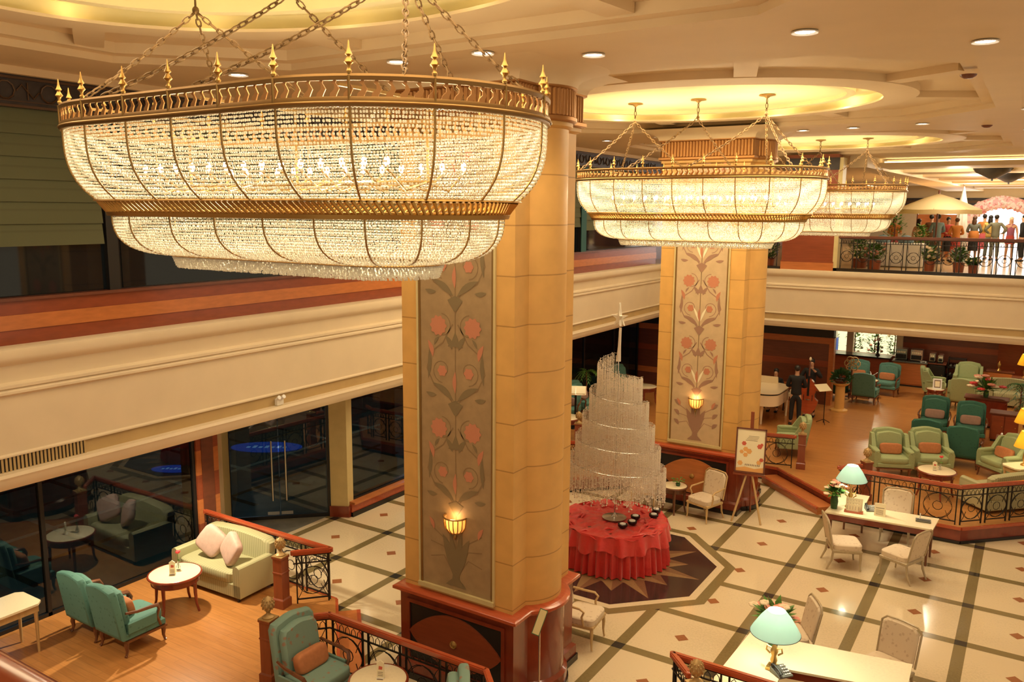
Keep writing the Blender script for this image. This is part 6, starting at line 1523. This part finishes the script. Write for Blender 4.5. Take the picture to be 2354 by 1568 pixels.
for (x, y, f, h, lb, tp_, bt, sk, ar, hr, lh, sl) in PP:
    g_ = person((x, y, ZM), face(*f), h, lb, tp_, bt, hair=hr, skirt_len=sk, arms=ar, long_hair=lh, sleeves=sl)
    if 'waist wrap' in lb: a = MB(); a.mat('cloth_orange').lathe([(.175, .82), (.19, .90), (.18, 1.02), (.155, 1.10), (.15, 1.10)], n=20, sy=.85); a.build('waist_wrap', g_)
def bush(loc, label, r, h, seed, mat='leaf', nm='potted_shrub', flowers=None):
    rnd = random.Random(seed); t = thing(nm, label, 'plant', loc)
    a = MB(); a.mat('newel_wood').lathe([(0, 0), (r*.5, 0), (r*.6, .3), (r*.5, .3), (0, .28)], n=14); a.build('pot', t)
    a = MB(); a.mat('brown_wood').cyl((0, 0, .25), (0, 0, h*.7), .03, .02, 6); a.build('stem', t)
    a = MB(); a.mat(mat)
    for i in range(380):
        u = rnd.random(); c = Vector((0, 0, .3+(h-.3)*u)); rr_ = r*sin(pi*(.12+.8*u)); an = rnd.uniform(0, 6.28); p = c+Vector((cos(an)*rr_*rnd.uniform(.4, 1), sin(an)*rr_*rnd.uniform(.4, 1), 0))
        d = Vector((cos(an), sin(an), rnd.uniform(-.3, .9))).normalized(); s = d.cross(Vector((0, 0, 1))).normalized()*.04; L = .13
        a.add([tuple(p), tuple(p+d*L*.5+s), tuple(p+d*L), tuple(p+d*L*.5-s)], [(0, 1, 2, 3)])
    a.build('foliage', t)
    if flowers:
        for i in range(10): an = rnd.uniform(0, 6.28); z = rnd.uniform(.4, h); b = MB(); b.mat(flowers).ell((r*.8*cos(an), r*.8*sin(an), z), (.06, .06, .05), 7, 5); b.build('flower', t)
    return t
for i, (x, y, r, h, lb, fl_) in enumerate(((-4.3, 31.3, .42, 1.95, 'tall green shrub at the left of the gallery behind the farthest chandelier', None), (-3.45, 31.1, .26, 1.35, 'leafy green shrub just left of the parasol pole', None), (-4.9, 28.6, .4, .95, 'low shrub with pale blossoms at the left end of the gallery', 'petal_cream'),
                                 (-4.35, 27.9, .35, .80, 'low shrub with pink blossoms behind the left gallery railing', 'petal_pink'), (-2.85, 28.4, .28, .75, 'low green shrub behind the middle of the gallery railing', 'petal_cream'), (-2.05, 28.3, .28, .70, 'low green shrub behind the right half of the gallery railing', None),
                                 (-1.6, 27.1, .20, .45, 'small potted shrub against the gallery railing at the right', 'petal_cream'), (-7.35, 27.0, .32, 1.0, 'shrub with white blossoms left of the red wall block', 'petal_cream'))):
    bush((x, y, ZM), lb, r, h, 40+i, flowers=fl_)
t = thing('buffet_table', 'long white-clothed buffet table behind the left gallery railing', 'table', (-4.15, 30.0, ZM))
a = MB(); a.mat('cloth_white').bevbox(-.95, -.35, .02, .95, .35, .78, .02); a.build('cloth', t)
for i, x in enumerate((-4.45, -3.75)):
    a = MB(); a.mat('cloth_blue').lathe([(0, 0), (.2, 0), (.24, .06), (.22, .16), (.10, .24), (0, .26)], n=18); o = a.build('chafing_dish'); o.location = (x, 29.95, ZM+.78); tag(o, 'blue domed dish on the buffet table, %s one' % ('left', 'right')[i], 'dish', 'blue dishes on the buffet table')
t = thing('partition', 'orange partition panel behind the parasol', 'partition', (-3.6, 38.2, ZM)); a = MB(); a.mat('orange_wood').box(-.8, -.03, 0, .8, .03, 1.7); a.mat('brown_wood').box(-.85, -.05, 0, -.8, .05, 1.75); a.box(.8, -.05, 0, .85, .05, 1.75); a.build('panel', t, smooth=False)

for i, x in enumerate((-7.0, -6.1, -5.3, -4.6)):
    bush((x, 35.6+.3*(i % 2), ZF), 'flowering green shrub seen through the bar window, %s from the left' % ('first', 'second', 'third', 'fourth')[i], .34, 1.75+.2*(i % 2), 60+i, flowers=('petal_pink', 'petal_cream')[i % 2])
a = MB(); a.mat('sign_blue').prism([(-.2, -.2), (.2, -.2), (.2, .2), (-.2, .2)], 0, 1.2); a.mat('white_cap').prism([(-.16, -.16), (.16, -.16), (.16, .16), (-.16, .16)], 1.2, 1.7); o = a.build('display_stand', smooth=False); o.location = (-6.75, 34.7, ZF); tag(o, 'blue and white display stand seen through the left pane of the bar window', 'stand')
t = thing('statuette', 'dark statuette standing on the bar counter before the window', 'statuette', (-4.75, 32.75, ZF+.97))
a = MB(); a.mat('black').lathe([(0, 0), (.09, 0), (.07, .04), (.03, .08), (.05, .22), (.035, .34), (.05, .42), (.02, .5), (0, .52)], n=12); a.build('figure', t)
a = MB(); a.mat('white_cap').lathe([(0, .50), (.06, .54), (.08, .60), (.03, .66), (0, .66)], n=12); a.build('top_bowl', t)
t = thing('emergency_lamp', 'small white twin emergency lamp on the tan band of the left fascia', 'lamp', (FX+.01, 9.39, 3.31))
a = MB(); a.mat('white_paint').bevbox(0, -.07, -.06, .06, .07, .06, .01); a.build('case', t)
for s in (-1, 1): a = MB(); a.M = T((.06, s*.05, .07), 0, 0, pi/2*.7); a.mat('white_cap').lathe([(0, 0), (.03, 0), (.035, .04), (0, .04)], n=12); a.build('lamp_head', t)

light('shop_fill', 'POINT', (-5.2, 34.6, 2.8), 45, (1, .92, .7), .2); light('shop_fill', 'POINT', (-7.0, 34.4, 2.8), 30, (1, .92, .7), .2)  # added fills keep the shrubs behind the bar window from going black
